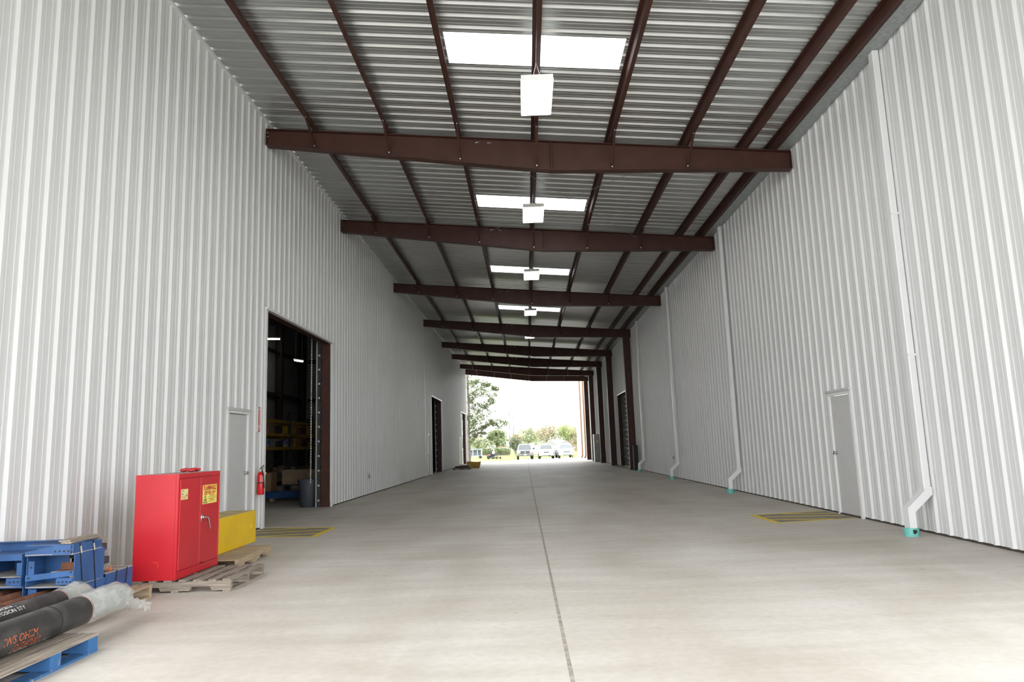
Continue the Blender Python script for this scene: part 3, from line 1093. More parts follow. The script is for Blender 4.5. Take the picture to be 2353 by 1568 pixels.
# ------------------------------------------------------------------ hanging fluorescent fixtures
LZ = 7.26
fx = thing('hanging_light', 'nearest hanging fluorescent light with white tubes', 'light', (0.385, 11.15, LZ), group='hanging lights along the roof')
pan = MB()
pan.box(-0.25, 0.25, -0.62, 0.62, 0.075, 0.085)
pan.prism([(-0.25, 0.085), (-0.27, 0.0), (-0.265, 0.0), (-0.245, 0.08)], 'y', -0.62, 0.62)
pan.prism([(0.25, 0.085), (0.27, 0.0), (0.265, 0.0), (0.245, 0.08)], 'y', -0.62, 0.62)
obj('housing', pan, ENAM, fx)
bal = MB().bevbox(-0.09, 0.09, -0.55, 0.55, 0.085, 0.13, 0.012)
obj('ballast_cover', bal, ENAM, fx)
for sy in (-1, 1):
    obj('end_cap', MB().box(-0.26, 0.26, sy * 0.62 - 0.004, sy * 0.62 + 0.004, -0.002, 0.085), ENAM, fx)
TX = [-0.205, -0.123, -0.041, 0.041, 0.123, 0.205]
ref_me = MB().prism([(-0.040, 0.012), (0.0, 0.074), (0.040, 0.012), (0.038, 0.010), (0.0, 0.070), (-0.038, 0.010)], 'y', -0.60, 0.60).mesh('reflector')
tube_me = MB().tube([(0, -0.585, 0), (0, 0.585, 0)], 0.014, 10).mesh('fluorescent_tube', True)
cap_me = MB().tube([(0, -0.60, 0), (0, -0.583, 0)], 0.016, 10).tube([(0, 0.583, 0), (0, 0.60, 0)], 0.016, 10).mesh('tube_caps')
for x in TX:
    t = link('fluorescent_tube', tube_me, TUBE, fx, (x, 0, 0.022))
for i in range(5):
    link('reflector', ref_me, ENAM, fx, ((TX[i] + TX[i + 1]) / 2, 0, 0))
for sy in (-1, 1):
    hz = T(0.385) - LZ
    obj('hanger_wire', MB().tube([(-0.06, sy * 0.45, 0.13), (0.0, sy * 0.45, hz), (0.06, sy * 0.45, 0.13)], 0.005, 5), BOLT, fx)
ly = [17.25, 23.75, 30.7, 37.6, 47.6]
ll = ['second hanging fluorescent light, just past the nearest beam', 'third hanging fluorescent light, just past the second beam',
      'fourth hanging fluorescent light, past the third beam', 'fifth hanging fluorescent light, mostly hidden by the fourth beam',
      'sixth hanging fluorescent light, hidden behind the fifth beam']
for y_, lb in zip(ly[:4], ll):
    c = copy_tree(fx)
    c.location = (0.385, y_, LZ)
    c['label'] = lb

# ------------------------------------------------------------------ floor hatchings in front of the two near doors


def hatching(x_wall, x_out, y0, y1, sh, label):
    """yellow bordered keep-clear box; sh = shift of the outer side along y"""
    root = thing('floor_hatching', label, 'floor marking', (0, 0, 0))
    bw = 0.075

    def P(u, v):   # u 0..1 from wall outwards, v 0..1 along y
        return (x_wall + (x_out - x_wall) * u, y0 + (y1 - y0) * v + sh * u)
    obj('painted_field', MB().prism([P(0, 0), P(1, 0), P(1, 1), P(0, 1)], 'z', 0.0002, 0.0012), GPAINT, root)
    du, dv = bw / abs(x_out - x_wall), bw / abs(y1 - y0)
    for q in ([(0, 0), (1, 0), (1, dv), (0, dv)], [(0, 1 - dv), (1, 1 - dv), (1, 1), (0, 1)], [(1 - du * 1.5, dv), (1, dv), (1, 1 - dv), (1 - du * 1.5, 1 - dv)]):
        obj('border_line', MB().prism([P(*a) for a in q], 'z', 0.0013, 0.0024), YPAINT, root)
    e = 0.06
    for a, b in (((0.0, 0.36), (0.90, 0.70)), ((0.0, 0.64), (0.6, 0.93)), ((0.25, 0.06), (0.92, 0.38))):
        q = [(a[0], a[1] - e / 2), (b[0], b[1] - e / 2), (b[0], b[1] + e / 2), (a[0], a[1] + e / 2)]
        obj('diagonal_line', MB().prism([P(*c) for c in q], 'z', 0.0013, 0.0024), YPAINT, root)
    return root


hatching(XR - 0.03, 4.08, 12.35, 13.72, -0.33, 'yellow striped floor box in front of right grey door')
hatching(XL + 0.03, -3.66, 12.55, 13.95, -0.33, 'yellow striped floor box in front of left grey door')

# ------------------------------------------------------------------ pallets


def pallet(label, loc, rz, Lx, Ly, nb, m_top, m_str, m_bot, bw=0.10, sw=0.045, notch=True, missing=(), ns=3, group='wooden pallets by the left wall', sy=None):
    """stringers along local x (length Lx), deck boards along local y (length Ly); origin at the min corner on the floor"""
    root = thing('wooden_pallet', label, 'pallet', loc, rz, group)
    h0, h1, th = 0.018, 0.112, 0.018
    for i in range(ns):
        y = sy[i] if sy else (Ly - sw) * i / (ns - 1)
        if notch:
            a, b, c, d = Lx * 0.17, Lx * 0.37, Lx * 0.63, Lx * 0.83
            poly = [(0, h0), (a, h0), (a + 0.02, h0 + 0.04), (b - 0.02, h0 + 0.04), (b, h0), (c, h0), (c + 0.02, h0 + 0.04), (d - 0.02, h0 + 0.04),
                    (d, h0), (Lx, h0), (Lx, h1), (0, h1)]
        else:
            poly = [(0, h0), (Lx, h0), (Lx, h1), (0, h1)]
        obj('stringer', MB().prism(poly, 'y', 0, sw), m_str, root, loc=(0, y, 0))
    rr = random.Random(len(label))
    for i in range(nb):
        if i in missing:
            continue
        x = (Lx - bw) * i / (nb - 1)
        n_ = 7
        mb = MB()
        # slightly warped, split-ended board, grain along its own x
        top, bot = [], []
        L_ = Ly + rr.uniform(-0.012, 0.012)
        vs = []
        for k_ in range(n_):
            u = -0.006 + (L_ + 0.012) * k_ / (n_ - 1)
            e1 = rr.uniform(-0.003, 0.003)
            zz = rr.uniform(-0.001, 0.002)
            vs += [(u, -bw / 2 + e1, 0.0), (u, bw / 2 + e1, 0.0), (u, bw / 2 + e1, th + zz), (u, -bw / 2 + e1, th + zz)]
        fs = [(0, 1, 2, 3), tuple(4 * (n_ - 1) + q for q in (3, 2, 1, 0))]
        for k_ in range(n_ - 1):
            for q in range(4):
                fs.append((4 * k_ + q, 4 * k_ + 4 + q, 4 * k_ + 4 + (q + 1) % 4, 4 * k_ + (q + 1) % 4))
        mb.add(vs, fs)
        obj('deck_board', mb, m_top, root, loc=(x + bw / 2, 0, h1), rot=(0, 0, PI / 2))
    for x in (0.0, Lx / 2 - bw / 2, Lx - bw):
        obj('bottom_board', MB().box(0, Ly, -bw / 2, bw / 2, 0, h0), m_bot, root, loc=(x + bw / 2, 0, 0), rot=(0, 0, PI / 2))
    return root


pallet('nearest wooden pallet with blue painted blocks, under the black pipes', (-4.42, 4.30, 0), 0, 1.12, 1.20, 7, WOODG, WOODP, WOODP, 0.13, 0.115, False,
       sy=[0.02, 0.66, 1.08])
pallet('grey weathered pallet under the red cabinet', (-4.40, 7.66, 0), 0, 1.20, 0.95, 8, WOODG, WOODG, WOODG, 0.085)
pallet('tan wooden pallet under the blue steel brackets', (-5.06, 6.22, 0), 0, 1.12, 1.24, 8, WOODB, WOODB, WOODB, 0.10)
pallet('tan wooden pallet under the yellow cabinet', (-3.68, 9.02, 0), PI / 2 + 0.05, 1.32, 1.05, 9, WOODB, WOODB, WOODB, 0.12)

# ------------------------------------------------------------------ red flammables cabinet
CX0, CX1, CY0, CY1, CZ0, CZ1 = -4.262, -3.79, 7.65, 8.68, 0.132, 1.246
cab = thing('flammables_cabinet', 'red steel flammables cabinet with two doors on a grey pallet', 'cabinet', (CX1, CY0, CZ0))
dx, dy, dz = CX0 - CX1, CY1 - CY0, CZ1 - CZ0
body = MB()
body.box(dx, -0.032, 0, dy, 0, dz)
obj('cabinet_body', body, REDCAB, cab)
fr = MB()
fr.box(-0.03, 0.0, 0, 0.035, 0, dz).box(-0.03, 0.0, dy - 0.035, dy, 0, dz).box(-0.03, 0.0, 0.035, dy - 0.035, dz - 0.05, dz)
fr.box(-0.03, 0.0, 0.035, dy - 0.035, 0, 0.08)
obj('door_frame', fr, REDCAB, cab)
mid = dy * 0.495
dl = obj('door_leaf', MB().bevbox(-0.024, 0.006, 0.038, mid - 0.003, 0.084, dz - 0.054, 0.004), REDCAB, cab)
dr = obj('door_leaf', MB().bevbox(-0.024, 0.006, mid + 0.003, dy - 0.038, 0.084, dz - 0.054, 0.004), REDCAB, cab)
obj('hinge', MB().tube([(0.004, 0.033, 0.1), (0.004, 0.033, dz - 0.07)], 0.007, 8), REDCAB, dl)
obj('hinge', MB().tube([(0.004, dy - 0.033, 0.1), (0.004, dy - 0.033, dz - 0.07)], 0.007, 8), REDCAB, dr)
hd = obj('latch_handle', MB().tube([(0.004, 0.555, 0.60), (0.03, 0.555, 0.60)], [0.02, 0.018], 10)
         .bevbox(0.006, 0.016, 0.525, 0.575, 0.545, 0.635, 0.004)
         .tube([(0.03, 0.54, 0.602), (0.05, 0.60, 0.60), (0.052, 0.625, 0.57), (0.056, 0.665, 0.46)], [0.012, 0.012, 0.011, 0.009], 8), STEEL, dr, smooth=True)
for (yy, zz, s_) in ((-0.001, 0.165, -1), ):
    ring_ = MB().tube([(-0.235, 0.002, 0.155), (-0.235, -0.004, 0.155)], 0.044, 24)
    obj('vent_ring', ring_, INKR, cab)  # plain red ring outlining the vent bung
    vent = MB().tube([(-0.235, 0.002, 0.155), (-0.235, -0.012, 0.155)], 0.036, 20).tube([(-0.235, -0.012, 0.155), (-0.235, -0.018, 0.155)], 0.026, 16)
    obj('vent_bung', vent, REDCAB, cab)
obj('black_scuff', MB().box(0.007, 0.0075, 0.52, 0.64, 0.088, 0.096), INKB, dr)
# stickers on the doors: local frame (x out, y along, z up)


def flat_on_door(me, y, z, x, m, parent, name):
    """text mesh lying in XY plane -> plane facing +x"""
    o = link(name, me, m, parent, (x, y, z), (PI / 2, 0, PI / 2))
    return o


s1 = obj('small_sticker', MB().box(0.0062, 0.0075, 0.014 + 0.03, 0.19 + 0.01, 0.832, 0.945), STICK2, dl)
obj('print_line', MB().box(0.0076, 0.0082, 0.058, 0.105, 0.922, 0.930), INKR, s1)
obj('black_smile_mark', MB().prism([(0.055, 0.905), (0.075, 0.893), (0.095, 0.905), (0.09, 0.892), (0.075, 0.884), (0.06, 0.892)], 'x', 0.0076, 0.0082), INKB, s1)
obj('red_diamond', MB().prism([(0.155, 0.876), (0.170, 0.891), (0.185, 0.876), (0.170, 0.861)], 'x', 0.0076, 0.0082), INKR, s1)
for i in range(5):
    obj('print_line', MB().box(0.0076, 0.0082, 0.055, 0.155 + 0.03 * (i % 2), 0.871 - i * 0.008, 0.8735 - i * 0.008), INKR, s1)
s2 = obj('large_sticker', MB().box(0.0062, 0.0075, 0.56, 0.93, 0.745, 0.962), STICK, dr)
flat_on_door(text_mesh('FLAMMABLE', 0.078, 0.0003, sx=0.76, bold=0.0035, spacing=1.05), 0.745, 0.925, 0.0080, INKR, s2, 'printed_text')
flat_on_door(text_mesh('KEEP FIRE AWAY', 0.058, 0.0003, shear=0.25, sx=0.66, bold=0.0025, spacing=1.05), 0.745, 0.868, 0.0080, INKR, s2, 'printed_text')
tri = MB()
for a, b in (((0.575, 0.758), (0.675, 0.758)), ((0.675, 0.758), (0.625, 0.842)), ((0.625, 0.842), (0.575, 0.758))):
    tri.bar((0.0079, *a), (0.0079, *b), 0.0006, 0.009, (0, -(b[1] - a[1]), b[0] - a[0]))
obj('warning_triangle', tri, INKB, s2)
obj('flame_mark', MB().prism([(0.613, 0.772), (0.637, 0.772), (0.641, 0.788), (0.629, 0.806), (0.625, 0.796), (0.617, 0.802), (0.610, 0.786)], 'x', 0.0076, 0.0082), INKB, s2)
for i, (a, b, m_) in enumerate(((0.74, 0.87, INKR), (0.70, 0.92, INKB), (0.70, 0.92, INKB), (0.74, 0.86, INKR), (0.70, 0.90, INKB))):
    z_ = 0.832 - i * 0.0165
    obj('print_line', MB().box(0.0076, 0.0082, a, b, z_, z_ + (0.009 if m_ is INKR else 0.004)), m_, s2)
dust = obj('dusty_top', MB().box(dx + 0.01, -0.01, 0.01, dy - 0.01, dz, dz + 0.0015), mat('dust_film', (0.42, 0.28, 0.25), 0.9, var=0.3, scale=5), cab)
rag = MB()
rr = random.Random(5)
for i in range(9):
    rag.ball((rr.uniform(-0.09, 0.07), rr.uniform(-0.06, 0.06), rr.uniform(0.022, 0.030)), rr.uniform(0.026, 0.038), 8, 5, (1.3, 1.1, 0.6))
ro = obj('red_rag', rag, REDCAB, None, True, loc=(CX1 - 0.20, CY0 + 0.72, CZ1 + 0.002))
tag(ro, 'crumpled red rag lying on top of the red cabinet', 'rag')

# ------------------------------------------------------------------ yellow cabinet lying on its back
yc = thing('yellow_cabinet', 'yellow steel cabinet lying flat on a tan pallet behind the red one', 'cabinet', (-4.13, 9.46, 0.133))
obj('cabinet_body', MB().bevbox(-0.46, -0.0, 0, 1.29, 0, 0.465, 0.004), YELCAB, yc)
obj('latch', MB().box(0, 0.014, 1.10, 1.15, 0.22, 0.27).box(0.012, 0.02, 1.12, 1.22, 0.235, 0.25), YELCAB, yc)
obj('yellow_glove', MB().ball((-0.12, 0.20, 0.48), 0.035, 8, 5, (1, 1.6, 0.6)).ball((-0.12, 0.27, 0.485), 0.022, 8, 5, (1, 1.8, 0.6)).ball((-0.09, 0.15, 0.48), 0.02, 8, 5, (1.6, 1, 0.6)), YELCAB, yc, True)
obj('dusty_top', MB().box(-0.45, -0.012, 0.012, 1.278, 0.465, 0.4665), mat('yellow_dust_film', (0.52, 0.42, 0.20), 0.9, var=0.3, scale=5), yc)

# ------------------------------------------------------------------ fire extinguisher, its sign, outlets
ex = thing('fire_extinguisher', 'red fire extinguisher hung on the left wall by the doorway', 'extinguisher', (XL + 0.082, 13.50, 0.665))
obj('cylinder', MB().lathe([(0.05, 0), (0.066, 0.008), (0.068, 0.02), (0.068, 0.36), (0.055, 0.405), (0.028, 0.43), (0.024, 0.44)], 20), EXTR, ex, True)
obj('valve', MB().lathe([(0.022, 0.44), (0.022, 0.48), (0.015, 0.49)], 12), STEEL, ex, True)
obj('carry_handle', MB().bar((0, -0.02, 0.485), (0.03, 0.10, 0.505), 0.022, 0.006).bar((0, -0.02, 0.50), (0.02, 0.10, 0.555), 0.022, 0.006), BLACK, ex)
obj('gauge', MB().tube([(0.02, 0, 0.462), (0.035, 0, 0.462)], 0.016, 10), STEEL, ex)
obj('discharge_hose', MB().tube([(0.02, -0.02, 0.465), (0.055, -0.05, 0.43), (0.07, -0.045, 0.33), (0.075, -0.035, 0.2), (0.074, -0.03, 0.13)], [0.011, 0.011, 0.011, 0.014, 0.018], 8), BLACK, ex, True)
lb = MB()
rim, r_ = [], 0.0692
for k_ in range(9):
    a = -0.75 + 1.5 * k_ / 8
    rim.append((r_ * math.cos(a), r_ * math.sin(a)))
vs = [(x, y, z) for x, y in rim for z in (0.245, 0.365)]
lb.add(vs, [(2 * i, 2 * i + 2, 2 * i + 3, 2 * i + 1) for i in range(8)])
lo_ = obj('label', lb, PAPER, ex)
obj('retaining_band', MB().lathe([(0.0695, 0.215), (0.0705, 0.217), (0.0705, 0.233), (0.0695, 0.235)], 20), BLACK, ex)
obj('wall_bracket', MB().box(-0.082, -0.064, -0.006, 0.006, 0.20, 0.40), TRIM, ex)
obj('inspection_tag', MB().prism([(0.03, 0.45), (0.20, 0.405), (0.17, 0.365), (0.05, 0.42)], 'x', 0.03, 0.0315), PAPER, ex)

sg = thing('extinguisher_sign', 'narrow vertical red fire extinguisher sign on the left wall', 'sign', (XL + 0.004, 13.56, 2.10))
pl = obj('sign_plate', MB().box(-0.03, 0.0, -0.055, 0.055, -0.24, 0.24), INKW, sg)
obj('red_border', MB().box(0, 0.001, -0.053, 0.053, 0.218, 0.238).box(0, 0.001, -0.053, 0.053, -0.238, -0.218).box(0, 0.001, -0.053, -0.036, -0.238, 0.238)
    .box(0, 0.001, 0.036, 0.053, -0.238, 0.238), EXTR, sg)
me = text_mesh('FIRE EXTINGUISHER', 0.060, 0.0003, sx=0.54, bold=0.0022)
link('printed_text', me, EXTR, sg, (0.0012, 0.0, 0.035), (PI / 2, -PI / 2, PI / 2))
obj('red_arrow', MB().prism([(0.0, -0.215), (0.03, -0.18), (0.012, -0.18), (0.012, -0.145), (-0.012, -0.145), (-0.012, -0.18), (-0.03, -0.18)], 'x', 0.0004, 0.0012), EXTR, sg)
for (x, yy, zz, sd, lab) in ((XL, 23.13, 0.60, 1, 'small grey outlet cover low on the left wall'), (XL, 45.2, 0.65, 1, 'small grey outlet cover on the far left wall'),
                             (XR, 27.3, 0.76, -1, 'small grey outlet box on the right wall by the downspout')):
    o = thing('outlet_cover', lab, 'outlet', (x, yy, zz), group='outlet covers')
    obj('cover_plate', MB().bevbox(min(-0.03 * sd, 0.02 * sd), max(-0.03 * sd, 0.02 * sd), -0.05, 0.05, -0.07, 0.07, 0.006), GREYM, o)
    obj('socket', MB().box(min(0.02 * sd, 0.024 * sd), max(0.02 * sd, 0.024 * sd), -0.02, 0.02, 0.01, 0.045).box(min(0.02 * sd, 0.024 * sd), max(0.02 * sd, 0.024 * sd), -0.02, 0.02, -0.045, -0.01), BLACK, o)

# ------------------------------------------------------------------ pipes on the nearest pallets


def cyl_map(me, r, yc, ang, ax, az, flip=False):
    """wrap a flat text mesh (x -> along the pipe, y -> around) on a pipe along Y"""
    for v in me.vertices:
        u, w_ = v.co.x, v.co.y
        if flip:
            u, w_ = -u, -w_
        a = ang + w_ / r
        rr_ = r + 0.0015
        v.co = Vector((ax + rr_ * math.cos(a), yc + u, az + rr_ * math.sin(a)))
    return me


def subdivide_text(me, cuts=2):
    bm = bmesh.new()
    bm.from_mesh(me)
    bmesh.ops.triangulate(bm, faces=bm.faces)
    bm.to_mesh(me)
    bm.free()
    return me


def big_pipe(label, x, z, r, y0, y1, m):
    root = thing('steel_pipe', label, 'pipe', (x, y0, z), group='black coated pipes')
    mb = MB()
    n_ = 32
    mb.lathe([(r * 0.86, 0.0), (r, 0.0), (r, y1 - y0), (r * 0.86, y1 - y0), (r * 0.86, 0.01)], n_)
    o = obj('pipe_shell', mb, m, root, True)
    o.rotation_euler = (-PI / 2, 0, 0)
    return root


p1 = big_pipe('nearest black coated steel pipe with orange handwriting on front pallet', -3.60, 0.247, 0.113, 3.6, 5.74, PIPE)
ring = MB().lathe([(0.1135, 0), (0.1165, 0.004), (0.1165, 0.022), (0.1135, 0.026)], 32)
o = obj('joint_band', ring, BLACK, p1, True, loc=(0, 1.74, 0))
o.rotation_euler = (-PI / 2, 0, 0)
ring = MB().lathe([(0.1135, 0), (0.1150, 0.003), (0.1150, 0.009), (0.1135, 0.012)], 32)
o = obj('end_ring', ring, mat('pink_sealant', (0.40, 0.22, 0.20), 0.7, var=0.2, scale=20), p1, True, loc=(0, 2.125, 0))
o.rotation_euler = (-PI / 2, 0, 0)
steel_end = MB().lathe([(0.085, 0), (0.103, 0), (0.103, 0.52), (0.085, 0.52), (0.085, 0.02)], 28)
o = obj('bare_end', steel_end, GUTM, p1, True, loc=(0, 2.14, 0))
o.rotation_euler = (-PI / 2, 0, 0)
for body_, size_, yy, an in (('IWS OHIIM', 0.072, 1.33, 0.02), ('OIZ6OX3', 0.066, 1.40, -0.50)):
    me = text_mesh(body_, size_, 0.0, shear=0.15, sx=0.95)
    subdivide_text(me)
    link('orange_handwriting', cyl_map(me, 0.113, yy, an, 0, 0), INKO, p1)
me = text_mesh('A . NILFOSION . 10102 . 47 . X60', 0.026, 0.0, sx=1.0)
subdivide_text(me)
link('white_stencil', cyl_map(me, 0.113, 1.45, -0.80, 0, 0), INKW, p1)
p2 = big_pipe('second black coated steel pipe with white stencil lettering', -4.02, 0.240, 0.106, 3.9, 6.10, PIPE)
for body_, size_, yy, an in (('LINOICEYA ..', 0.042, 1.52, 1.25), ('A.MILFOSION STY', 0.048, 1.50, 0.80)):
    me = text_mesh(body_, size_, 0.0, sx=1.05)
    subdivide_text(me)
    link('white_stencil', cyl_map(me, 0.106, yy, an, 0, 0), INKW, p2)
ring = MB().lathe([(0.1065, 0), (0.108, 0.003), (0.108, 0.009), (0.1065, 0.012)], 32)
o = obj('end_ring', ring, MATS['pink_sealant'], p2, True, loc=(0, 2.185, 0))
o.rotation_euler = (-PI / 2, 0, 0)
steel_end = MB().lathe([(0.08, 0), (0.097, 0), (0.097, 0.33), (0.08, 0.33), (0.08, 0.02)], 28)
o = obj('bare_end', steel_end, GUTM, p2, True, loc=(0, 2.2, 0))
o.rotation_euler = (-PI / 2, 0, 0)
for i, (x, r, y1, lab) in enumerate(((-4.45, 0.062, 6.88, 'rusty brown steel pipe right beside the second black pipe'),
                                     (-4.66, 0.064, 6.84, 'rusty brown steel pipe in the middle of three'),
                                     (-4.86, 0.066, 6.86, 'rusty brown steel pipe closest to the left wall'))):
    root = thing('rusty_pipe', lab, 'pipe', (x, 3.9, 0.143 + r), group='rusty pipes on the pallets')
    mb = MB().lathe([(r * 0.85, 0), (r, 0), (r, y1 - 3.9), (r * 0.85, y1 - 3.9), (r * 0.85, 0.02)], 24)
    o = obj('pipe_shell', mb, RUST, root, True)
    o.rotation_euler = (-PI / 2, 0, 0)

# crumpled clear plastic over the pipe ends


def wrap(label, x, z, y0, prof, seed, tail=None):
    rr = random.Random(seed)
    root = thing('plastic_wrap', label, 'plastic wrap', (x, y0, z), group='plastic wraps on the pipe ends')
    n_, mrow = 30, len(prof)
    vs, fs = [], []
    ph = [rr.uniform(0, 6.28) for _ in range(8)]
    for i, (u, r, zs) in enumerate(prof):
        for k_ in range(n_):
            a = 2 * PI * k_ / n_
            cr_ = 1 + (0.05 * math.sin(5 * a + ph[0] + u * 9) + 0.04 * math.sin(9 * a + ph[1] - u * 14) + 0.03 * math.sin(13 * a + ph[2] + u * 25)) * min(1, 0.35 + i * 0.2)
            q = r * cr_ * (1 + rr.uniform(-0.02, 0.02))
            zz = math.sin(a) * q + zs
            vs.append((math.cos(a) * q, u, max(zz, 0.136 - z)))
    for i in range(mrow - 1):
        for k_ in range(n_):
            k2 = (k_ + 1) % n_
            fs.append((i * n_ + k_, i * n_ + k2, (i + 1) * n_ + k2, (i + 1) * n_ + k_))
    obj('sleeve', MB().add(vs, fs), PLASTIC, root, True)
    if tail:
        vs, fs = [], []
        nu, nv = 12, 16
        for i in range(nu):
            for j in range(nv):
                a = i / (nu - 1)
                b = j / (nv - 1) * 2 - 1
                wd = 0.05 + 0.09 * a * (1 - 0.3 * a)
                zz = tail[2] * a + 0.035 * math.sin(b * 9 + a * 7 + ph[4]) + 0.025 * math.sin(b * 21 + a * 11) + rr.uniform(-0.012, 0.012)
                vs.append((tail[0] * a + b * wd, prof[-1][0] - 0.06 + tail[1] * a + 0.02 * math.sin(b * 15 + ph[5]) * a, max(zz + prof[-1][2], 0.012 - z)))
        for i in range(nu - 1):
            for j in range(nv - 1):
                fs.append((i * nv + j, i * nv + j + 1, (i + 1) * nv + j + 1, (i + 1) * nv + j))
        obj('loose_tail', MB().add(vs, fs), PLASTIC, root, True)
    return root


wrap('crumpled clear plastic wrap with loose tail on nearest black pipe end', -3.60, 0.247, 5.73,
     [(0.0, 0.118, 0), (0.06, 0.121, 0), (0.14, 0.118, 0.0), (0.22, 0.122, 0.004), (0.32, 0.125, 0.0), (0.42, 0.128, 0.002), (0.52, 0.126, 0), (0.58, 0.115, -0.01), (0.63, 0.07, -0.03), (0.65, 0.03, -0.05)],
     2, tail=(0.02, 0.30, -0.10))
wrap('crumpled clear plastic wrap on the second black pipe end', -4.02, 0.240, 6.09,
     [(0.0, 0.111, 0), (0.06, 0.114, 0), (0.14, 0.118, 0.0), (0.24, 0.125, 0.004), (0.32, 0.118, 0.0), (0.37, 0.09, -0.01), (0.40, 0.04, -0.03)], 9)

# ------------------------------------------------------------------ blue steel brackets strapped together
BZ = 0.132
BR = 'blue steel brackets strapped on a pallet'


def plate_holes(o, pts, axis='y', r=0.009):
    for q in pts:
        a = Vector(q)
        d = Vector((0, -0.002, 0)) if axis == 'y' else Vector((0.002, 0, 0))
        obj('bolt_hole', MB().tube([a, a + d], r, 8), INKB, o)


def bracket(label, x0, x1, y0, y1, z0, z1, side_r=True, side_l=True, t=0.008, web=True, top=BLUE):
    r = thing('steel_bracket', label, 'bracket', (0, 0, 0), group=BR)
    if web:
        obj('web_plate', MB().box(x0 + t, x1 - t, y1 - t, y1, z0 + t, z1 - t), BLUE, r)
    obj('top_flange', MB().box(x0, x1, y0, y1, z1 - t, z1), top, r)
    obj('bottom_flange', MB().box(x0, x1, y0, y1, z0, z0 + t), DUSTB, r)
    if side_r:
        obj('end_plate', MB().box(x1 - t, x1, y0, y1, z0 + t, z1 - t), BLUE, r)
    if side_l:
        obj('end_plate', MB().box(x0, x0 + t, y0, y1, z0 + t, z1 - t), BLUE, r)
    return r


b1 = bracket('lower blue steel bracket with dark open front, under the strapped stack', -4.545, -4.12, 6.47, 6.93, BZ, 0.305)
o = obj('tab_plate', MB().box(-4.54, -4.47, 6.472, 6.48, 0.20, 0.29), BLUE, b1)
b2 = bracket('tall blue steel bracket in the middle of the strapped stack', -4.56, -4.12, 6.45, 6.90, 0.307, 0.592, web=False)
obj('web_plate', MB().box(-4.552, -4.33, 6.70, 6.708, 0.315, 0.584), BLUE, b2)
lip = obj('front_lip', MB().prism([(-4.56, 0.366), (-4.56, 0.418), (-4.12, 0.455), (-4.12, 0.406)], 'y', 6.442, 6.45), BLUE, b2)
plate_holes(lip, [(-4.53, 6.442, 0.395), (-4.145, 6.442, 0.437)])
o = obj('tab_plate', MB().box(-4.545, -4.49, 6.452, 6.46, 0.42, 0.54), BLUE, b2)
plate_holes(o, [(-4.515, 6.452, 0.485)])
o = obj('bolt_plate', MB().box(-4.28, -4.13, 6.446, 6.454, 0.328, 0.386), BLUE, b2)
plate_holes(o, [(-4.255 + i * 0.036, 6.446, 0.352) for i in range(4)])
obj('inner_angle', MB().box(-4.38, -4.13, 6.52, 6.70, 0.425, 0.433), DUSTB, b2)
b3 = bracket('top blue steel bracket with four bolt holes in its end plate', -4.56, -4.12, 6.42, 6.85, 0.594, 0.682, side_l=False)
o = obj('bolt_plate', MB().box(-4.305, -4.14, 6.414, 6.422, 0.597, 0.676), BLUE, b3)
plate_holes(o, [(-4.28 + i * 0.04, 6.414, 0.625) for i in range(4)])
obj('side_rail', MB().prism([(-4.56, 0.585), (-4.305, 0.597), (-4.305, 0.672), (-4.56, 0.628)], 'y', 6.424, 6.432), BLUE, b3)
for c_ in b3.children:
    if c_.name.startswith('top_flange'):
        c_.data = MB().box(-4.56, -4.12, 6.42, 6.49, 0.674, 0.682).mesh('top_flange')
        c_.data.materials.append(BLUE)
b4 = bracket('left blue steel bracket stack with dusty middle shelf', -5.03, -4.60, 6.45, 6.95, 0.32, 0.605)
obj('front_strip', MB().box(-5.03, -4.60, 6.442, 6.45, 0.552, 0.605), BLUE, b4)
o = obj('tab_plate', MB().box(-4.65, -4.607, 6.452, 6.46, 0.42, 0.53), BLUE, b4)
obj('dusty_shelf', MB().box(-5.02, -4.61, 6.46, 6.92, 0.402, 0.41), DUSTB, b4)
o = obj('bolt_plate', MB().box(-4.735, -4.603, 6.444, 6.45, 0.332, 0.398), BLUE, b4)
plate_holes(o, [(-4.70 + i * 0.038, 6.444, 0.365) for i in range(3)])
b5 = bracket('lowest left blue steel bracket behind the rusty pipes', -5.03, -4.575, 6.45, 6.95, BZ, 0.318)
b7 = thing('steel_bracket', 'long dark blue angle lying across the top of left stack', 'bracket', (-5.04, 6.55, 0.607), rz=0.06, group=BR)
obj('web_plate', MB().box(0, 0.62, 0.20, 0.208, 0, 0.075), BLUE, b7)
obj('top_flange', MB().box(0, 0.62, 0.15, 0.208, 0.075, 0.082), BLUE, b7)
b6 = thing('steel_bracket', 'long low blue steel channel at right end of the bundle', 'bracket', (-4.12, 6.94, BZ), group=BR)
obj('web_plate', MB().box(-0.008, 0, 0, 0.465, 0.008, 0.20), BLUE, b6)
obj('top_flange', MB().box(-0.36, 0.0, 0, 0.465, 0.20, 0.208), DUSTB, b6)
obj('bottom_flange', MB().box(-0.36, 0.0, 0, 0.465, 0, 0.008), BLUE, b6)
obj('end_plate', MB().box(-0.36, -0.008, 0.457, 0.465, 0.008, 0.20), BLUE, b6)
obj('lifting_hook', MB().tube([(-0.28, 0.05, 0.225), (-0.16, 0.16, 0.235), (-0.12, 0.2, 0.24), (-0.11, 0.21, 0.21)], 0.014, 8), BLUE, b6, True)
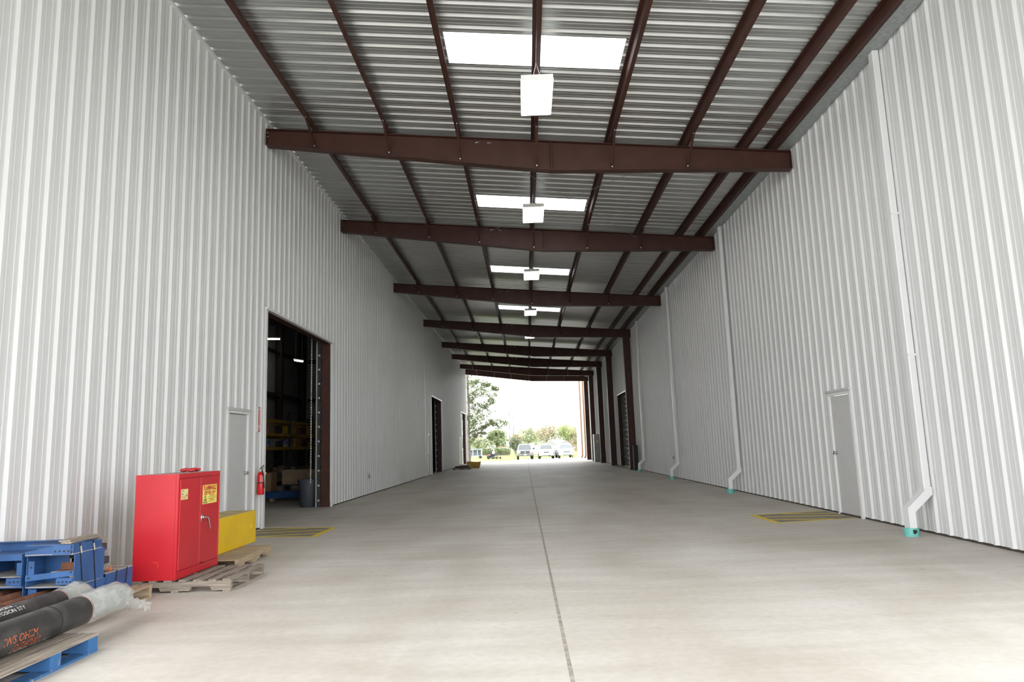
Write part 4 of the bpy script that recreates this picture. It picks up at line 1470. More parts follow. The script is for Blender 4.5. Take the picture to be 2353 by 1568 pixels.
for i, (yy, z1) in enumerate(((6.545, 0.684), (6.74, 0.684))):
    st = thing('strap', 'black steel strap round the blue stack, %s' % ('left one' if i == 0 else 'right one'), 'strap', (0, 0, 0), group='straps on the blue bundle')
    y2 = yy + 0.055
    obj('strap_band', MB().bar((-4.1185, yy - 0.035, z1), (-4.1165, y2, BZ), 0.014, 0.002, (1, 0, 0)).box(-4.56, -4.117, yy - 0.042, yy - 0.028, z1, z1 + 0.002), STRAP, st)
    obj('crimp_seal', MB().bar((-4.1165, yy - 0.025, 0.655), (-4.1155, yy - 0.008, 0.590), 0.02, 0.003, (1, 0, 0)), BOLT, st)
for i, yy in enumerate((7.12, 7.30)):
    st = thing('strap', 'black steel strap round the low blue channel, %s' % ('near one' if i == 0 else 'far one'), 'strap', (0, 0, 0), group='straps on the blue bundle')
    obj('strap_band', MB().bar((-4.1165, yy, 0.342), (-4.1165, yy - 0.03, BZ), 0.012, 0.002, (1, 0, 0)).box(-4.48, -4.115, yy - 0.006, yy + 0.006, 0.341, 0.343), STRAP, st)
tb = thing('timber_packing', 'dark weathered timber lying on top of the blue stack', 'timber', (-4.15, 6.43, 0.686), rz=PI / 2 + 0.1)
obj('plank', MB().box(0, 0.52, 0, 0.09, 0, 0.018), WOODG, tb)
obj('plank', MB().box(0.02, 0.50, 0.02, 0.12, 0.018, 0.03), WOODG, tb)
for i in range(5):
    o = obj('shim_board', MB().box(0, 0.30, 0, 0.10, 0, 0.022), WOODG, None, loc=(-4.16 - 0.012 * i, 6.912 + 0.006 * i + (0.045 - 0.012 * i), 0.362 + i * 0.064), rot=(0, 0, PI / 2 + 0.0))
    o.rotation_euler = (0.0, 0, PI)
    o.data = MB().box(0, 0.30, -0.12 - 0.0 * i, 0.0, 0, 0.06).mesh('shim_board')
    o.data.materials.append(RACKD if i % 2 else WOODG)
    tag(o, 'dark notched shim block behind the blue stack, %s from the bottom' % ordn[i], 'shim', 'shim blocks behind the blue stack')
o = obj('rusty_angle', MB().box(0, 0.20, 0, 0.05, 0, 0.006).box(0, 0.20, 0.044, 0.05, 0.006, 0.07), RUST, None, loc=(-4.33, 6.54, 0.434), rot=(0, 0, 0.0))
tag(o, 'short rusty steel angle inside the blue stack', 'angle')
o = obj('orange_bar', MB().bevbox(0, 0.22, 0, 0.035, 0, 0.035, 0.004), INKO, None, loc=(-4.36, 7.02, 0.345), rot=(0, 0, 0.2))
tag(o, 'short orange bar lying on the low blue channel', 'bar')

# ------------------------------------------------------------------ far right: electrical cabinet, dark box
ec = thing('electrical_cabinet', 'tall grey electrical cabinet with warning sticker by far right columns', 'cabinet', (5.06, 53.0, 0))
obj('cabinet_body', MB().bevbox(0, 0.46, 0, 0.9, 0.0, 2.06, 0.01), GREYM, ec)
dd = obj('cabinet_door', MB().bevbox(0.02, 0.44, -0.015, 0.0, 0.08, 2.02, 0.004), GREYM, ec)
obj('handle', MB().box(0.05, 0.075, -0.035, -0.015, 0.95, 1.12), DOORD, dd)
obj('sticker', MB().prism([(0.16, 1.53), (0.24, 1.65), (0.32, 1.53), (0.24, 1.41)], 'y', -0.018, -0.0152), STICK, dd)
o = obj('conduit', MB().tube([(5.50, 52.9, 0.0), (5.50, 52.9, 0.5), (5.53, 52.9, 0.7), (5.53, 52.9, 1.2)], 0.04, 8), TRIM, None, True)
tag(o, 'white bent conduit in front of the grey electrical cabinet', 'pipe')
ps_ = obj('pipe_stub', MB().tube([(XR - 0.01, 33.4, 0.16), (XR - 0.10, 33.38, 0.16)], 0.035, 10), TRIM)
tag(ps_, 'short white pipe stub low on the right wall', 'pipe')
dbx = thing('dark_machine_box', 'dark narrow box standing behind the first right column', 'box', (5.28, 35.15, 0))
obj('case', MB().bevbox(0, 0.22, 0, 0.35, 0, 1.2, 0.015), BLACK, dbx)
obj('lid', MB().bevbox(-0.01, 0.23, -0.01, 0.36, 1.2, 1.24, 0.008), BLACK, dbx)

# ------------------------------------------------------------------ far left pile: pallet, scrap, yellow bin
fp = pallet('low dark pallet of scrap far down by the left wall', (-4.85, 45.7, 0), 0, 1.15, 1.0, 6, WOODG, WOODG, WOODG, 0.12, group='scrap pile near the far exit')
for i, (x, y_, l, m_, lb, nm) in enumerate(((-4.70, 45.9, 0.9, RUST, 'rusty red steel plate on the far low pallet', 'steel_plate'), (-4.45, 46.2, 0.7, GUTM, 'pale metal offcut on the far low pallet', 'metal_offcut'))):
    o = obj(nm, MB().bevbox(x, x + l, y_, y_ + 0.4 - i * 0.2, 0.132 + i * 0.10, 0.225 + i * 0.08, 0.008), m_)
    tag(o, lb, 'scrap', 'scrap pile near the far exit')
yb = thing('yellow_bin', 'yellow orange tilting bin by the far left wall end', 'bin', (-4.15, 48.3, 0))
obj('bin_shell', MB().prism([(0, 0.05), (0.85, 0.0), (0.95, 0.42), (0.70, 0.40), (0.0, 0.45)], 'y', 0, 0.02).prism([(0, 0.05), (0.85, 0.0), (0.95, 0.42), (0.70, 0.40), (0.0, 0.45)], 'y', 0.68, 0.70)
    .prism([(0, 0.05), (0.85, 0.0), (0.95, 0.42), (0.93, 0.42), (0.84, 0.02), (0, 0.07)], 'y', 0.02, 0.68).box(0, 0.02, 0.02, 0.68, 0.07, 0.45), mat('bin_yellow', (0.70, 0.36, 0.01), 0.45, var=0.2, scale=4), yb)
obj('fork_pocket', MB().box(0.15, 0.30, 0.0, 0.7, 0.0, 0.04), RACKD, yb)

# ------------------------------------------------------------------ outside: downspouts on the outer right wall
for i, (yy, lab) in enumerate(((66.6, 'tan downspout on the bright outer wall, near one'), (70.6, 'tan downspout on the bright outer wall, far one'))):
    t = thing('outer_downspout', lab, 'downspout', (XR, yy, gz_at(yy)), group='downspouts on the outer right wall')
    obj('pipe', MB().bevbox(-0.16, -0.04, -0.1, 0.1, 0.3, 9.0, 0.012), TANM, t)
    obj('shoe', MB().prism([(-0.16, 0.34), (-0.04, 0.34), (-0.12, 0.08), (-0.30, 0.08)], 'y', -0.1, 0.1), TANM, t)

# ------------------------------------------------------------------ vehicles


def loft(mb, st):
    """st: list of stations (y, [(x,z)...]) all with the same point count, closed rings"""
    n_ = len(st[0][1])
    o = len(mb.v)
    for y, ring in st:
        mb.v += [(x, y, z) for x, z in ring]
    for i in range(len(st) - 1):
        for k_ in range(n_):
            k2 = (k_ + 1) % n_
            mb.f.append((o + i * n_ + k_, o + i * n_ + k2, o + (i + 1) * n_ + k2, o + (i + 1) * n_ + k_))
    mb.f.append(tuple(o + k_ for k_ in range(n_)))
    mb.f.append(tuple(o + (len(st) - 1) * n_ + k_ for k_ in reversed(range(n_))))
    return mb


def ring(w_, z0, z1, c=0.08):
    return [(-w_ + c, z0), (w_ - c, z0), (w_, z0 + c), (w_, z1 - c), (w_ - c * 1.3, z1), (-w_ + c * 1.3, z1), (-w_, z1 - c), (-w_, z0 + c)]


def cab_ring(wb, wt, z0, z1):
    return [(-wb, z0), (wb, z0), (wb * 0.985, z0 + (z1 - z0) * 0.3), (wt + 0.02, z1 - 0.07), (wt - 0.07, z1), (-wt + 0.07, z1), (-wt - 0.02, z1 - 0.07), (-wb * 0.985, z0 + (z1 - z0) * 0.3)]


def vehicle(label, loc, rz, paint, kind, cat='car'):
    """front at local -y end; length along y"""
    root = thing('parked_vehicle', label, cat, loc, rz, group='vehicles parked outside')
    if kind == 'truck':
        Wd, L, zb, hood, belt, roof = 0.98, 5.6, 0.42, 1.12, 1.16, 1.88
        cab0, ws, cab1, rr_ = 1.15, 1.75, 3.5, 3.45
    elif kind == 'suv':
        Wd, L, zb, hood, belt, roof = 0.93, 4.6, 0.34, 1.02, 1.08, 1.76
        cab0, ws, cab1, rr_ = 0.95, 1.7, 4.45, 4.15
    elif kind == 'van':
        Wd, L, zb, hood, belt, roof = 0.96, 4.9, 0.32, 1.00, 1.08, 1.74
        cab0, ws, cab1, rr_ = 0.75, 1.75, 4.75, 4.45
    else:
        Wd, L, zb, hood, belt, roof = 0.88, 4.7, 0.26, 0.84, 0.92, 1.42
        cab0, ws, cab1, rr_ = 1.25, 2.0, 4.1, 3.35
    st = [(0.0, ring(Wd * 0.86, zb + 0.12, hood - 0.18)), (0.12, ring(Wd * 0.95, zb + 0.04, hood - 0.08)), (0.4, ring(Wd, zb, hood - 0.02)),
          (cab0, ring(Wd, zb, hood + 0.03)), (cab0 + 0.25, ring(Wd, zb, belt)), (cab1, ring(Wd, zb, belt)),
          (L - 0.25, ring(Wd * 0.98, zb, belt - (0.03 if kind != 'truck' else 0.0))), (L - 0.05, ring(Wd * 0.94, zb + 0.04, belt - 0.06)), (L, ring(Wd * 0.88, zb + 0.1, belt - 0.12))]
    obj('body_shell', loft(MB(), st), paint, root, True)
    cb_ = [(cab0 + 0.02, cab_ring(Wd * 0.93, Wd * 0.90, belt - 0.1, belt + 0.02)), (cab0 + 0.1, cab_ring(Wd * 0.93, Wd * 0.88, belt - 0.1, belt + 0.06)),
           (ws, cab_ring(Wd * 0.93, Wd * 0.72, belt - 0.1, roof - 0.03)), (ws + 0.35, cab_ring(Wd * 0.93, Wd * 0.72, belt - 0.1, roof)),
           (rr_ - 0.2, cab_ring(Wd * 0.93, Wd * 0.71, belt - 0.1, roof)), (rr_, cab_ring(Wd * 0.93, Wd * 0.71, belt - 0.1, roof - 0.04)),
           (cab1, cab_ring(Wd * 0.92, Wd * 0.84, belt - 0.1, belt + 0.04))]
    obj('cabin', loft(MB(), cb_), paint, root, True)
    # glass
    zt, zl_ = roof - 0.12, belt + 0.09
    fa = (ws - cab0 - 0.1) / max(roof - 0.03 - belt - 0.06, 0.1)

    def yw(z):
        return cab0 + 0.1 + (z - belt - 0.06) * fa - 0.02
    wv = [(-Wd * 0.80, yw(zl_), zl_), (Wd * 0.80, yw(zl_), zl_), (Wd * 0.66, yw(zt), zt), (-Wd * 0.66, yw(zt), zt)]
    wv2 = [(x, y + 0.03, z - 0.01) for x, y, z in wv]
    obj('windshield', MB().add(wv + wv2, [(0, 1, 2, 3), (7, 6, 5, 4), (0, 4, 5, 1), (1, 5, 6, 2), (2, 6, 7, 3), (3, 7, 4, 0)]), GLASS, root)
    for sg_ in (-1, 1):
        def sx(z):
            return sg_ * (Wd * 0.915 + (Wd * 0.74 - Wd * 0.915) * (z - belt) / (roof - belt) + 0.012)
        for a, b in ((ws - 0.1, (ws + rr_) / 2 - 0.05), ((ws + rr_) / 2 + 0.05, rr_ - 0.1)):
            q = [(sx(belt + 0.07), a - 0.15, belt + 0.07), (sx(belt + 0.07), b, belt + 0.07), (sx(zt), b, zt), (sx(zt), a + 0.15, zt)]
            q2 = [(x - sg_ * 0.03, y, z) for x, y, z in q]
            obj('side_window', MB().add(q + q2, [(0, 1, 2, 3), (7, 6, 5, 4), (0, 4, 5, 1), (1, 5, 6, 2), (2, 6, 7, 3), (3, 7, 4, 0)]), GLASS, root)
        mr = MB().bevbox(sg_ * (Wd + 0.12) - 0.09, sg_ * (Wd + 0.12) + 0.09, cab0 + 0.45, cab0 + 0.53, belt + 0.02, belt + 0.2, 0.02)
        mr.bar((sg_ * Wd * 0.92, cab0 + 0.5, belt + 0.06), (sg_ * (Wd + 0.06), cab0 + 0.5, belt + 0.1), 0.04)
        obj('side_mirror', mr, paint if kind != 'truck' else BLACK, root)
    # wheels
    R_ = {'truck': 0.40, 'suv': 0.36, 'van': 0.34, 'sedan': 0.32}[kind]
    for sg_ in (-1, 1):
        for yy in (0.95, L - 1.15):
            wh = MB()
            pts = [(sg_ * (Wd - 0.24), yy, R_), (sg_ * (Wd - 0.22), yy, R_), (sg_ * (Wd + 0.0), yy, R_), (sg_ * (Wd + 0.02), yy, R_)]
            wh.tube(pts, [R_ * 0.86, R_, R_, R_ * 0.86], 18)
            wo = obj('wheel', wh, BLACK, root, True)
            obj('hub_cap', MB().tube([(sg_ * (Wd + 0.018), yy, R_), (sg_ * (Wd + 0.035), yy, R_)], [R_ * 0.62, R_ * 0.5], 14), CARS, wo)
    # front
    gw, g0, g1 = {'truck': (0.50, 0.72, 0.98), 'suv': (0.30, 0.74, 0.84), 'van': (0.42, 0.72, 0.80), 'sedan': (0.35, 0.48, 0.60)}[kind]
    gl = obj('grille', MB().bevbox(-gw, gw, -0.03, 0.06, g0, g1, 0.02), GRILL, root)
    if kind == 'truck':
        obj('chrome_surround', MB().box(-gw - 0.05, gw + 0.05, -0.035, 0.05, g1, g1 + 0.06).box(-gw - 0.05, gw + 0.05, -0.035, 0.05, g0 - 0.05, g0), CARS, gl)
        for z_ in (g0 + 0.08, g0 + 0.17):
            obj('grille_bar', MB().box(-gw, gw, -0.045, -0.028, z_, z_ + 0.03), CARS, gl)
        obj('oval_badge', MB().ball((0, -0.05, (g0 + g1) / 2), 0.1, 14, 6, (1.15, 0.25, 0.5)), INKW, gl, True)
    for sg_ in (-1, 1):
        x0 = sg_ * (Wd * 0.62) if kind == 'truck' else sg_ * Wd * 0.6
        hl = obj('headlight', MB().bevbox(min(x0, sg_ * Wd * 0.93), max(x0, sg_ * Wd * 0.93), -0.015, 0.12, g0 + 0.06, g1 - 0.0 + (0.08 if kind != 'truck' else 0), 0.02), LAMPM, root)
        if kind == 'truck':
            obj('turn_signal', MB().bevbox(min(x0, sg_ * Wd * 0.93), max(x0, sg_ * Wd * 0.93), -0.02, 0.12, g0 - 0.06, g0 + 0.05, 0.015), AMBER, root)
        else:
            obj('fog_lamp', MB().bevbox(sg_ * 0.62 - 0.09, sg_ * 0.62 + 0.09, -0.05, 0.02, zb + 0.16, zb + 0.25, 0.015), GRILL, root)
        obj('tail_light', MB().bevbox(sg_ * Wd * 0.80 - 0.09, sg_ * Wd * 0.80 + 0.09, L - 0.10, L + 0.01, belt - 0.35, belt - 0.08, 0.015), TAILR, root)
    obj('front_bumper', MB().bevbox(-Wd * 0.97, Wd * 0.97, -0.10, 0.1, zb + 0.02, zb + 0.24, 0.03), CARS if kind == 'truck' else paint, root)
    obj('air_intake', MB().bevbox(-Wd * 0.55, Wd * 0.55, -0.105, 0.0, zb + 0.03, zb + 0.10, 0.012), GRILL, root)
    obj('rear_bumper', MB().bevbox(-Wd * 0.95, Wd * 0.95, L - 0.08, L + 0.10, zb + 0.02, zb + 0.24, 0.03), paint, root)
    obj('license_plate', MB().box(-0.15, 0.15, -0.115, -0.10, zb + 0.10, zb + 0.25), INKW, root)
    return root


VG = gz_at(85)
vehicle('silver pickup truck with dark grille and amber lamps, facing the camera', (-0.23, 85.0, VG), 0.02, CARS, 'truck', 'truck')
vehicle('white sport utility vehicle in the middle of three outside', (2.32, 84.5, VG), 0.0, CARW, 'suv')
vehicle('white van parked rightmost beside the bright outer wall', (4.72, 83.5, gz_at(83.5)), 0.07, CARW, 'van', 'van')
vehicle('white sedan parked sideways behind the silver pickup', (-0.9, 143.0, gz_at(143)), PI / 2 + PI, CARW, 'sedan')
vehicle('white car behind, seen between pickup and middle vehicle', (1.45, 119.0, gz_at(117)), PI, CARW, 'suv')
vehicle('white car behind, seen between the two right vehicles', (4.55, 121.0, gz_at(117)), PI, CARW, 'suv')

# ------------------------------------------------------------------ mower with rider
mw = thing('riding_mower', 'small riding lawn mower on the bright lawn', 'mower', (-5.1, 108.0, gz_at(108) - 0.02), rz=0.9)
obj('deck', MB().bevbox(-0.62, 0.62, -0.55, 0.35, 0.12, 0.30, 0.05), RACKD, mw)
obj('engine_cover', MB().bevbox(-0.38, 0.38, 0.30, 0.95, 0.30, 0.72, 0.08), RACKD, mw)
st_ = obj('seat', MB().bevbox(-0.26, 0.26, -0.10, 0.36, 0.48, 0.58, 0.04).bevbox(-0.26, 0.26, 0.32, 0.42, 0.55, 0.95, 0.04), BLACK, mw)
obj('seat_base', MB().box(-0.2, 0.2, 0.0, 0.3, 0.30, 0.48), RACKD, mw)
obj('foot_plate', MB().box(-0.35, 0.35, -0.95, -0.5, 0.26, 0.30), mat('mower_orange', (0.62, 0.16, 0.05), 0.5, var=0.1, scale=5), mw)
for sg_ in (-1, 1):
    obj('rear_wheel', MB().tube([(sg_ * 0.42, 0.62, 0.27), (sg_ * 0.62, 0.62, 0.27)], 0.27, 16), BLACK, mw)
    obj('front_wheel', MB().tube([(sg_ * 0.36, -0.95, 0.15), (sg_ * 0.50, -0.95, 0.15)], 0.15, 14), BLACK, mw)
    obj('control_lever', MB().tube([(sg_ * 0.36, 0.10, 0.45), (sg_ * 0.36, -0.12, 0.85), (sg_ * 0.14, -0.2, 0.92)], 0.018, 6), BLACK, mw)
    obj('fender', MB().bevbox(sg_ * 0.52 - 0.14, sg_ * 0.52 + 0.14, 0.30, 0.94, 0.52, 0.58, 0.02), MATS['mower_orange'], mw)

# rider: one continuous skinned body
SK = bpy.data.meshes.new('rider')
V_, E_, Rd = [], [], []


def jn(co, r, par=None):
    V_.append(co)
    Rd.append(r)
    if par is not None:
        E_.append((par, len(V_) - 1))
    return len(V_) - 1


pel = jn((0, 0.12, 0.66), 0.155)
ab = jn((0, 0.12, 0.86), 0.145, pel)
chs = jn((0, 0.06, 1.06), 0.165, ab)
nk0 = jn((0, 0.02, 1.20), 0.075, chs)
nk = jn((0, -0.01, 1.27), 0.058, nk0)
hd0 = jn((0, -0.03, 1.35), 0.088, nk)
hd1 = jn((0, -0.03, 1.44), 0.092, hd0)
for sg_ in (-1, 1):
    sh = jn((sg_ * 0.19, 0.04, 1.14), 0.075, chs)
    el = jn((sg_ * 0.30, 0.0, 0.90), 0.052, sh)
    wr_ = jn((sg_ * 0.22, -0.17, 0.91), 0.034, el)
    pm = jn((sg_ * 0.165, -0.215, 0.925), 0.036, wr_)
    for k_, (ox, oz, ln) in enumerate(((-0.02, 0.016, 0.055), (-0.024, 0.004, 0.06), (-0.024, -0.008, 0.056), (-0.02, -0.02, 0.045))):
        f1 = jn((sg_ * (0.165 + ox * 0.6), -0.245, 0.925 + oz), 0.010, pm)
        f2 = jn((sg_ * (0.165 + ox * 1.4 - 0.01), -0.235 + 0.012, 0.925 + oz - 0.022), 0.008, f1)
    jn((sg_ * 0.175, -0.20, 0.958), 0.010, pm)
    hp = jn((sg_ * 0.10, 0.06, 0.65), 0.105, pel)
    kn = jn((sg_ * 0.18, -0.40, 0.70), 0.07, hp)
    an_ = jn((sg_ * 0.19, -0.62, 0.36), 0.048, kn)
    jn((sg_ * 0.20, -0.80, 0.335), 0.042, an_)
SK.from_pydata(V_, E_, [])
so = bpy.data.objects.new('rider_tmp', SK)
COL.objects.link(so)
md = so.modifiers.new('skin', 'SKIN')
for i, r in enumerate(Rd):
    SK.skin_vertices[0].data[i].radius = (r, r)
    SK.skin_vertices[0].data[i].use_root = (i == 0)
sb = so.modifiers.new('sub', 'SUBSURF')
sb.levels = 2
sb.render_levels = 2
dg = bpy.context.evaluated_depsgraph_get()
bme = bpy.data.meshes.new_from_object(so.evaluated_get(dg))
bpy.data.objects.remove(so)
for m_ in (SHIRT, JEANS, SKIN, BLACK):
    bme.materials.append(m_)
for p_ in bme.polygons:
    c = p_.center
    p_.use_smooth = True
    if c.z > 1.235 or (abs(c.x) > 0.10 and c.y < -0.05 and c.z > 0.80):
        p_.material_index = 2
    elif c.z < 0.40 and c.y < -0.55:
        p_.material_index = 3
    elif c.z < 0.77 and not (abs(c.x) > 0.22 and c.z > 0.83):
        p_.material_index = 1
    else:
        p_.material_index = 0
mwm = Matrix.Translation(mw.location) @ Matrix.Rotation(0.9, 4, 'Z')
ps = link('person', bme)
ps.matrix_world = mwm
tag(ps, 'person in white shirt and dark trousers riding the lawn mower', 'person')
obj('cap', MB().lathe([(0.098, 0.0), (0.096, 0.04), (0.075, 0.085), (0.03, 0.105)], 14, (0, -0.03, 1.44)).prism([(-0.07, -0.12), (0.07, -0.12), (0.05, -0.21), (-0.05, -0.21)], 'z', 1.44, 1.448), SHIRT, ps, True)
obj('nose', MB().ball((0, -0.125, 1.39), 0.016, 6, 4), SKIN, ps)
for sg_ in (-1, 1):
    obj('eye', MB().ball((sg_ * 0.033, -0.112, 1.415), 0.009, 6, 4), BLACK, ps)
    obj('ear', MB().ball((sg_ * 0.092, -0.03, 1.395), 0.022, 6, 4, (0.5, 1, 1.3)), SKIN, ps)
obj('mouth', MB().box(-0.022, 0.022, -0.119, -0.110, 1.355, 1.361), INKR, ps)
obj('hair', MB().lathe([(0.094, 0.0), (0.098, 0.045)], 14, (0, -0.022, 1.40)), RACKD, ps)

# ------------------------------------------------------------------ trailer, container, hedge
tr = thing('utility_trailer', 'low pale utility trailer parked on the lawn', 'trailer', (-9.6, 119.0, gz_at(119)), rz=0.0)
obj('bed', MB().bevbox(0.4, 2.6, 0, 1.3, 0.30, 0.38, 0.02), GUTM, tr)
obj('tongue', MB().tube([(0.4, 0.65, 0.34), (-0.7, 0.65, 0.60)], 0.05, 8), GUTM, tr)
obj('jack', MB().tube([(-0.4, 0.65, 0.02), (-0.4, 0.65, 0.65)], 0.04, 8), RACKD, tr)
obj('side_rail', MB().box(0.4, 2.6, 0, 0.04, 0.38, 0.50), GUTM, tr)
for sg_ in (0, 1.3):
    obj('wheel', MB().tube([(1.7, sg_ - 0.1, 0.24), (1.7, sg_ + 0.1, 0.24)], 0.24, 14), BLACK, tr)
ct = thing('blue_grey_shed', 'blue grey open shed with white posts behind the trailer', 'shed', (-12.4, 148.0, gz_at(148)))
obj('back_wall', MB().box(0, 2.9, 1.0, 1.08, 0, 1.45), FENCE, ct)
obj('roof', MB().prism([(-0.1, 1.55), (3.0, 1.5), (3.0, 1.66), (-0.1, 1.71)], 'y', -0.2, 1.2), FENCE, ct)
for x in (0.05, 1.0, 1.95, 2.75):
    obj('post', MB().box(x, x + 0.10, 0, 0.12, 0, 1.52), TRIM, ct)
obj('side_wall', MB().box(2.82, 2.9, 0.0, 1.0, 0, 1.5), CREAM, ct)


def leaf_cloud(mb, rr, c, rad, n_, size):
    for _ in range(n_):
        while True:
            d = Vector((rr.uniform(-1, 1), rr.uniform(-1, 1), rr.uniform(-1, 1)))
            if 0.05 < d.length < 1:
                break
        p_ = Vector(c) + Vector((d.x * rad[0], d.y * rad[1], d.z * rad[2]))
        a = Vector((rr.uniform(-1, 1), rr.uniform(-1, 1), rr.uniform(-1, 1))).normalized()
        b = a.cross(Vector((rr.uniform(-1, 1), rr.uniform(-1, 1), rr.uniform(-1, 1)))).normalized()
        s_ = size * rr.uniform(0.6, 1.3)
        mb.add([p_ - a * s_ - b * s_ * 0.5, p_ + a * s_ - b * s_ * 0.5, p_ + a * s_ * 0.8 + b * s_ * 0.5, p_ - a * s_ * 0.8 + b * s_ * 0.5], [(0, 1, 2, 3)])


LF = {'green': leaf('spring_green_leaves', (0.19, 0.23, 0.12), (0.30, 0.33, 0.20)),  # broadleaf colours lightened and greyed in place of distance haze
      'dark': leaf('dark_green_leaves', (0.14, 0.165, 0.105), (0.23, 0.25, 0.17)),
      'pale': leaf('haze_pale_green_leaves', (0.37, 0.40, 0.26), (0.46, 0.47, 0.36)),
      'tan': leaf('budding_tan_leaves', (0.46, 0.40, 0.30), (0.50, 0.46, 0.36)),
      'yellow': leaf('yellow_green_leaves', (0.39, 0.43, 0.21), (0.47, 0.49, 0.32)),
      'pine': leaf('pine_needles', (0.10, 0.13, 0.065), (0.21, 0.24, 0.12))}


def tree(name, label, x, y, h, wdt, kind, seed, dens=900, bare=0.0, trunk_h=0.25, lsize=0.22):
    rr = random.Random(seed)
    root = thing(name, label, 'tree', (x, y, gz_at(y) - 0.05), group='trees beyond the lawn')
    mb = MB()
    tr_ = max(0.09, h * 0.02)
    mb.tube([(0, 0, 0), (rr.uniform(-0.1, 0.1), 0, h * 0.4), (rr.uniform(-0.2, 0.2), rr.uniform(-0.2, 0.2), h * 0.85)], [tr_, tr_ * 0.7, tr_ * 0.15], 7)
    fol = MB()
    nb = 16
    for i in range(nb):
        a = i * 2.399 + rr.uniform(-0.3, 0.3)
        z0 = h * (trunk_h + (0.62 - trunk_h) * i / nb)
        z1 = min(h * 0.97, z0 + h * rr.uniform(0.18, 0.36))
        rad = wdt / 2 * (1 - 0.55 * abs((z1 / h) - 0.55)) * rr.uniform(0.55, 0.95)
        e = (rad * math.cos(a), rad * math.sin(a), z1)
        m_ = (e[0] * 0.45, e[1] * 0.45, z0 + (z1 - z0) * 0.6)
        mb.tube([(0, 0, z0), m_, e], [tr_ * 0.4, tr_ * 0.25, 0.015], 5)
        for k_ in range(2 if bare else 0):
            e2 = (e[0] * 1.1 + rr.uniform(-0.5, 0.5), e[1] * 1.1, z1 + h * rr.uniform(0.03, 0.12))
            mb.tube([m_, e2], [tr_ * 0.18, 0.012], 4)
        sz = wdt * rr.uniform(0.17, 0.27)
        leaf_cloud(fol, rr, e, (sz, sz, sz * 0.8), int(dens / nb), lsize)
    leaf_cloud(fol, rr, (0, 0, h * 0.62), (wdt * 0.36, wdt * 0.36, h * 0.30), dens // 3, lsize)
    obj('trunk', mb, BARK, root, True)
    f = obj('foliage', fol, LF[kind], root)
    f['kind'] = 'stuff'
    return root


tree('broadleaf_tree', 'pale green leafy tree behind the shed on the left', -10.6, 168, 4.6, 6.0, 'pale', 11, 1400)
tree('broadleaf_tree', 'taller green leafy tree right of the pine trunk', -7.2, 170, 6.4, 4.6, 'green', 12, 1500)
tree('broadleaf_tree', 'small dark round tree just left of the pickup', -2.2, 139, 3.5, 2.5, 'dark', 13, 900, trunk_h=0.15, lsize=0.16)
tree('broadleaf_tree', 'tan budding tree behind the small dark round tree', -2.9, 190, 5.6, 3.8, 'tan', 14, 900)
tree('broadleaf_tree', 'pale green tall tree behind the pickup', 0.4, 205, 7.6, 6.4, 'pale', 15, 1500)
tree('broadleaf_tree', 'orange tan budding tree with bare twigs behind middle vehicle', 5.7, 200, 8.3, 6.0, 'tan', 16, 1300, bare=1)
tree('broadleaf_tree', 'yellow green tree behind the rightmost van', 11.0, 198, 8.2, 6.2, 'yellow', 17, 1500)
tree('broadleaf_tree', 'tan budding tree touching the bright outer wall', 14.6, 196, 6.0, 3.6, 'tan', 18, 900, trunk_h=0.1)
tree('broadleaf_tree', 'pale distant tree between pickup and pine', -16.0, 190, 5.0, 7.0, 'pale', 20, 1200)
tree('broadleaf_tree', 'low pale tree far behind the parked vehicles', 3.0, 225, 6.0, 9.0, 'pale', 21, 1400, trunk_h=0.1)

# tall pine by the left wall end
pn = thing('pine_tree', 'tall pine tree close to the far end of left wall', 'tree', (-6.35, 76.0, gz_at(76) - 0.05), group='trees beyond the lawn')
mb = MB()
mb.tube([(0.15, 0, 0), (0.12, 0, 3), (0.18, 0, 6), (0.10, 0, 10), (0.3, 0, 14.5)], [0.17, 0.15, 0.135, 0.11, 0.03], 9)
fol = MB()
rr = random.Random(33)
clumps = [(3.9, 4.25, 0.55), (3.2, 3.95, 0.5), (2.6, 4.25, 0.45), (1.5, 4.6, 0.8), (2.0, 5.1, 0.7), (0.9, 5.2, 0.75), (1.3, 3.7, 0.55), (0.9, 4.1, 0.6), (2.1, 3.9, 0.5), (1.7, 2.95, 0.35), (2.5, 2.6, 0.35), (0.7, 2.9, 0.4), (0.45, 2.3, 0.3),
          (1.1, 6.0, 0.55), (2.4, 6.4, 0.55), (2.9, 6.9, 0.5), (2.0, 7.3, 0.55), (3.1, 7.9, 0.35), (1.2, 7.7, 0.65), (0.3, 8.2, 0.7), (1.6, 8.6, 0.5), (2.4, 8.3, 0.4), (0.2, 9.6, 0.7), (1.0, 10.2, 0.7), (0.2, 11.5, 0.8), (0.8, 12.5, 0.7), (0.3, 13.8, 0.6),
          (0.5, 6.6, 0.6), (0.8, 7.1, 0.5), (0.4, 4.6, 0.55), (0.4, 3.5, 0.5), (1.9, 6.0, 0.45), (0.9, 8.9, 0.6), (-0.9, 5.0, 0.7), (-1.6, 6.3, 0.7), (-1.0, 8.2, 0.8), (-1.4, 10.0, 0.8), (-0.7, 12.0, 0.7), (-1.8, 4.2, 0.6)]
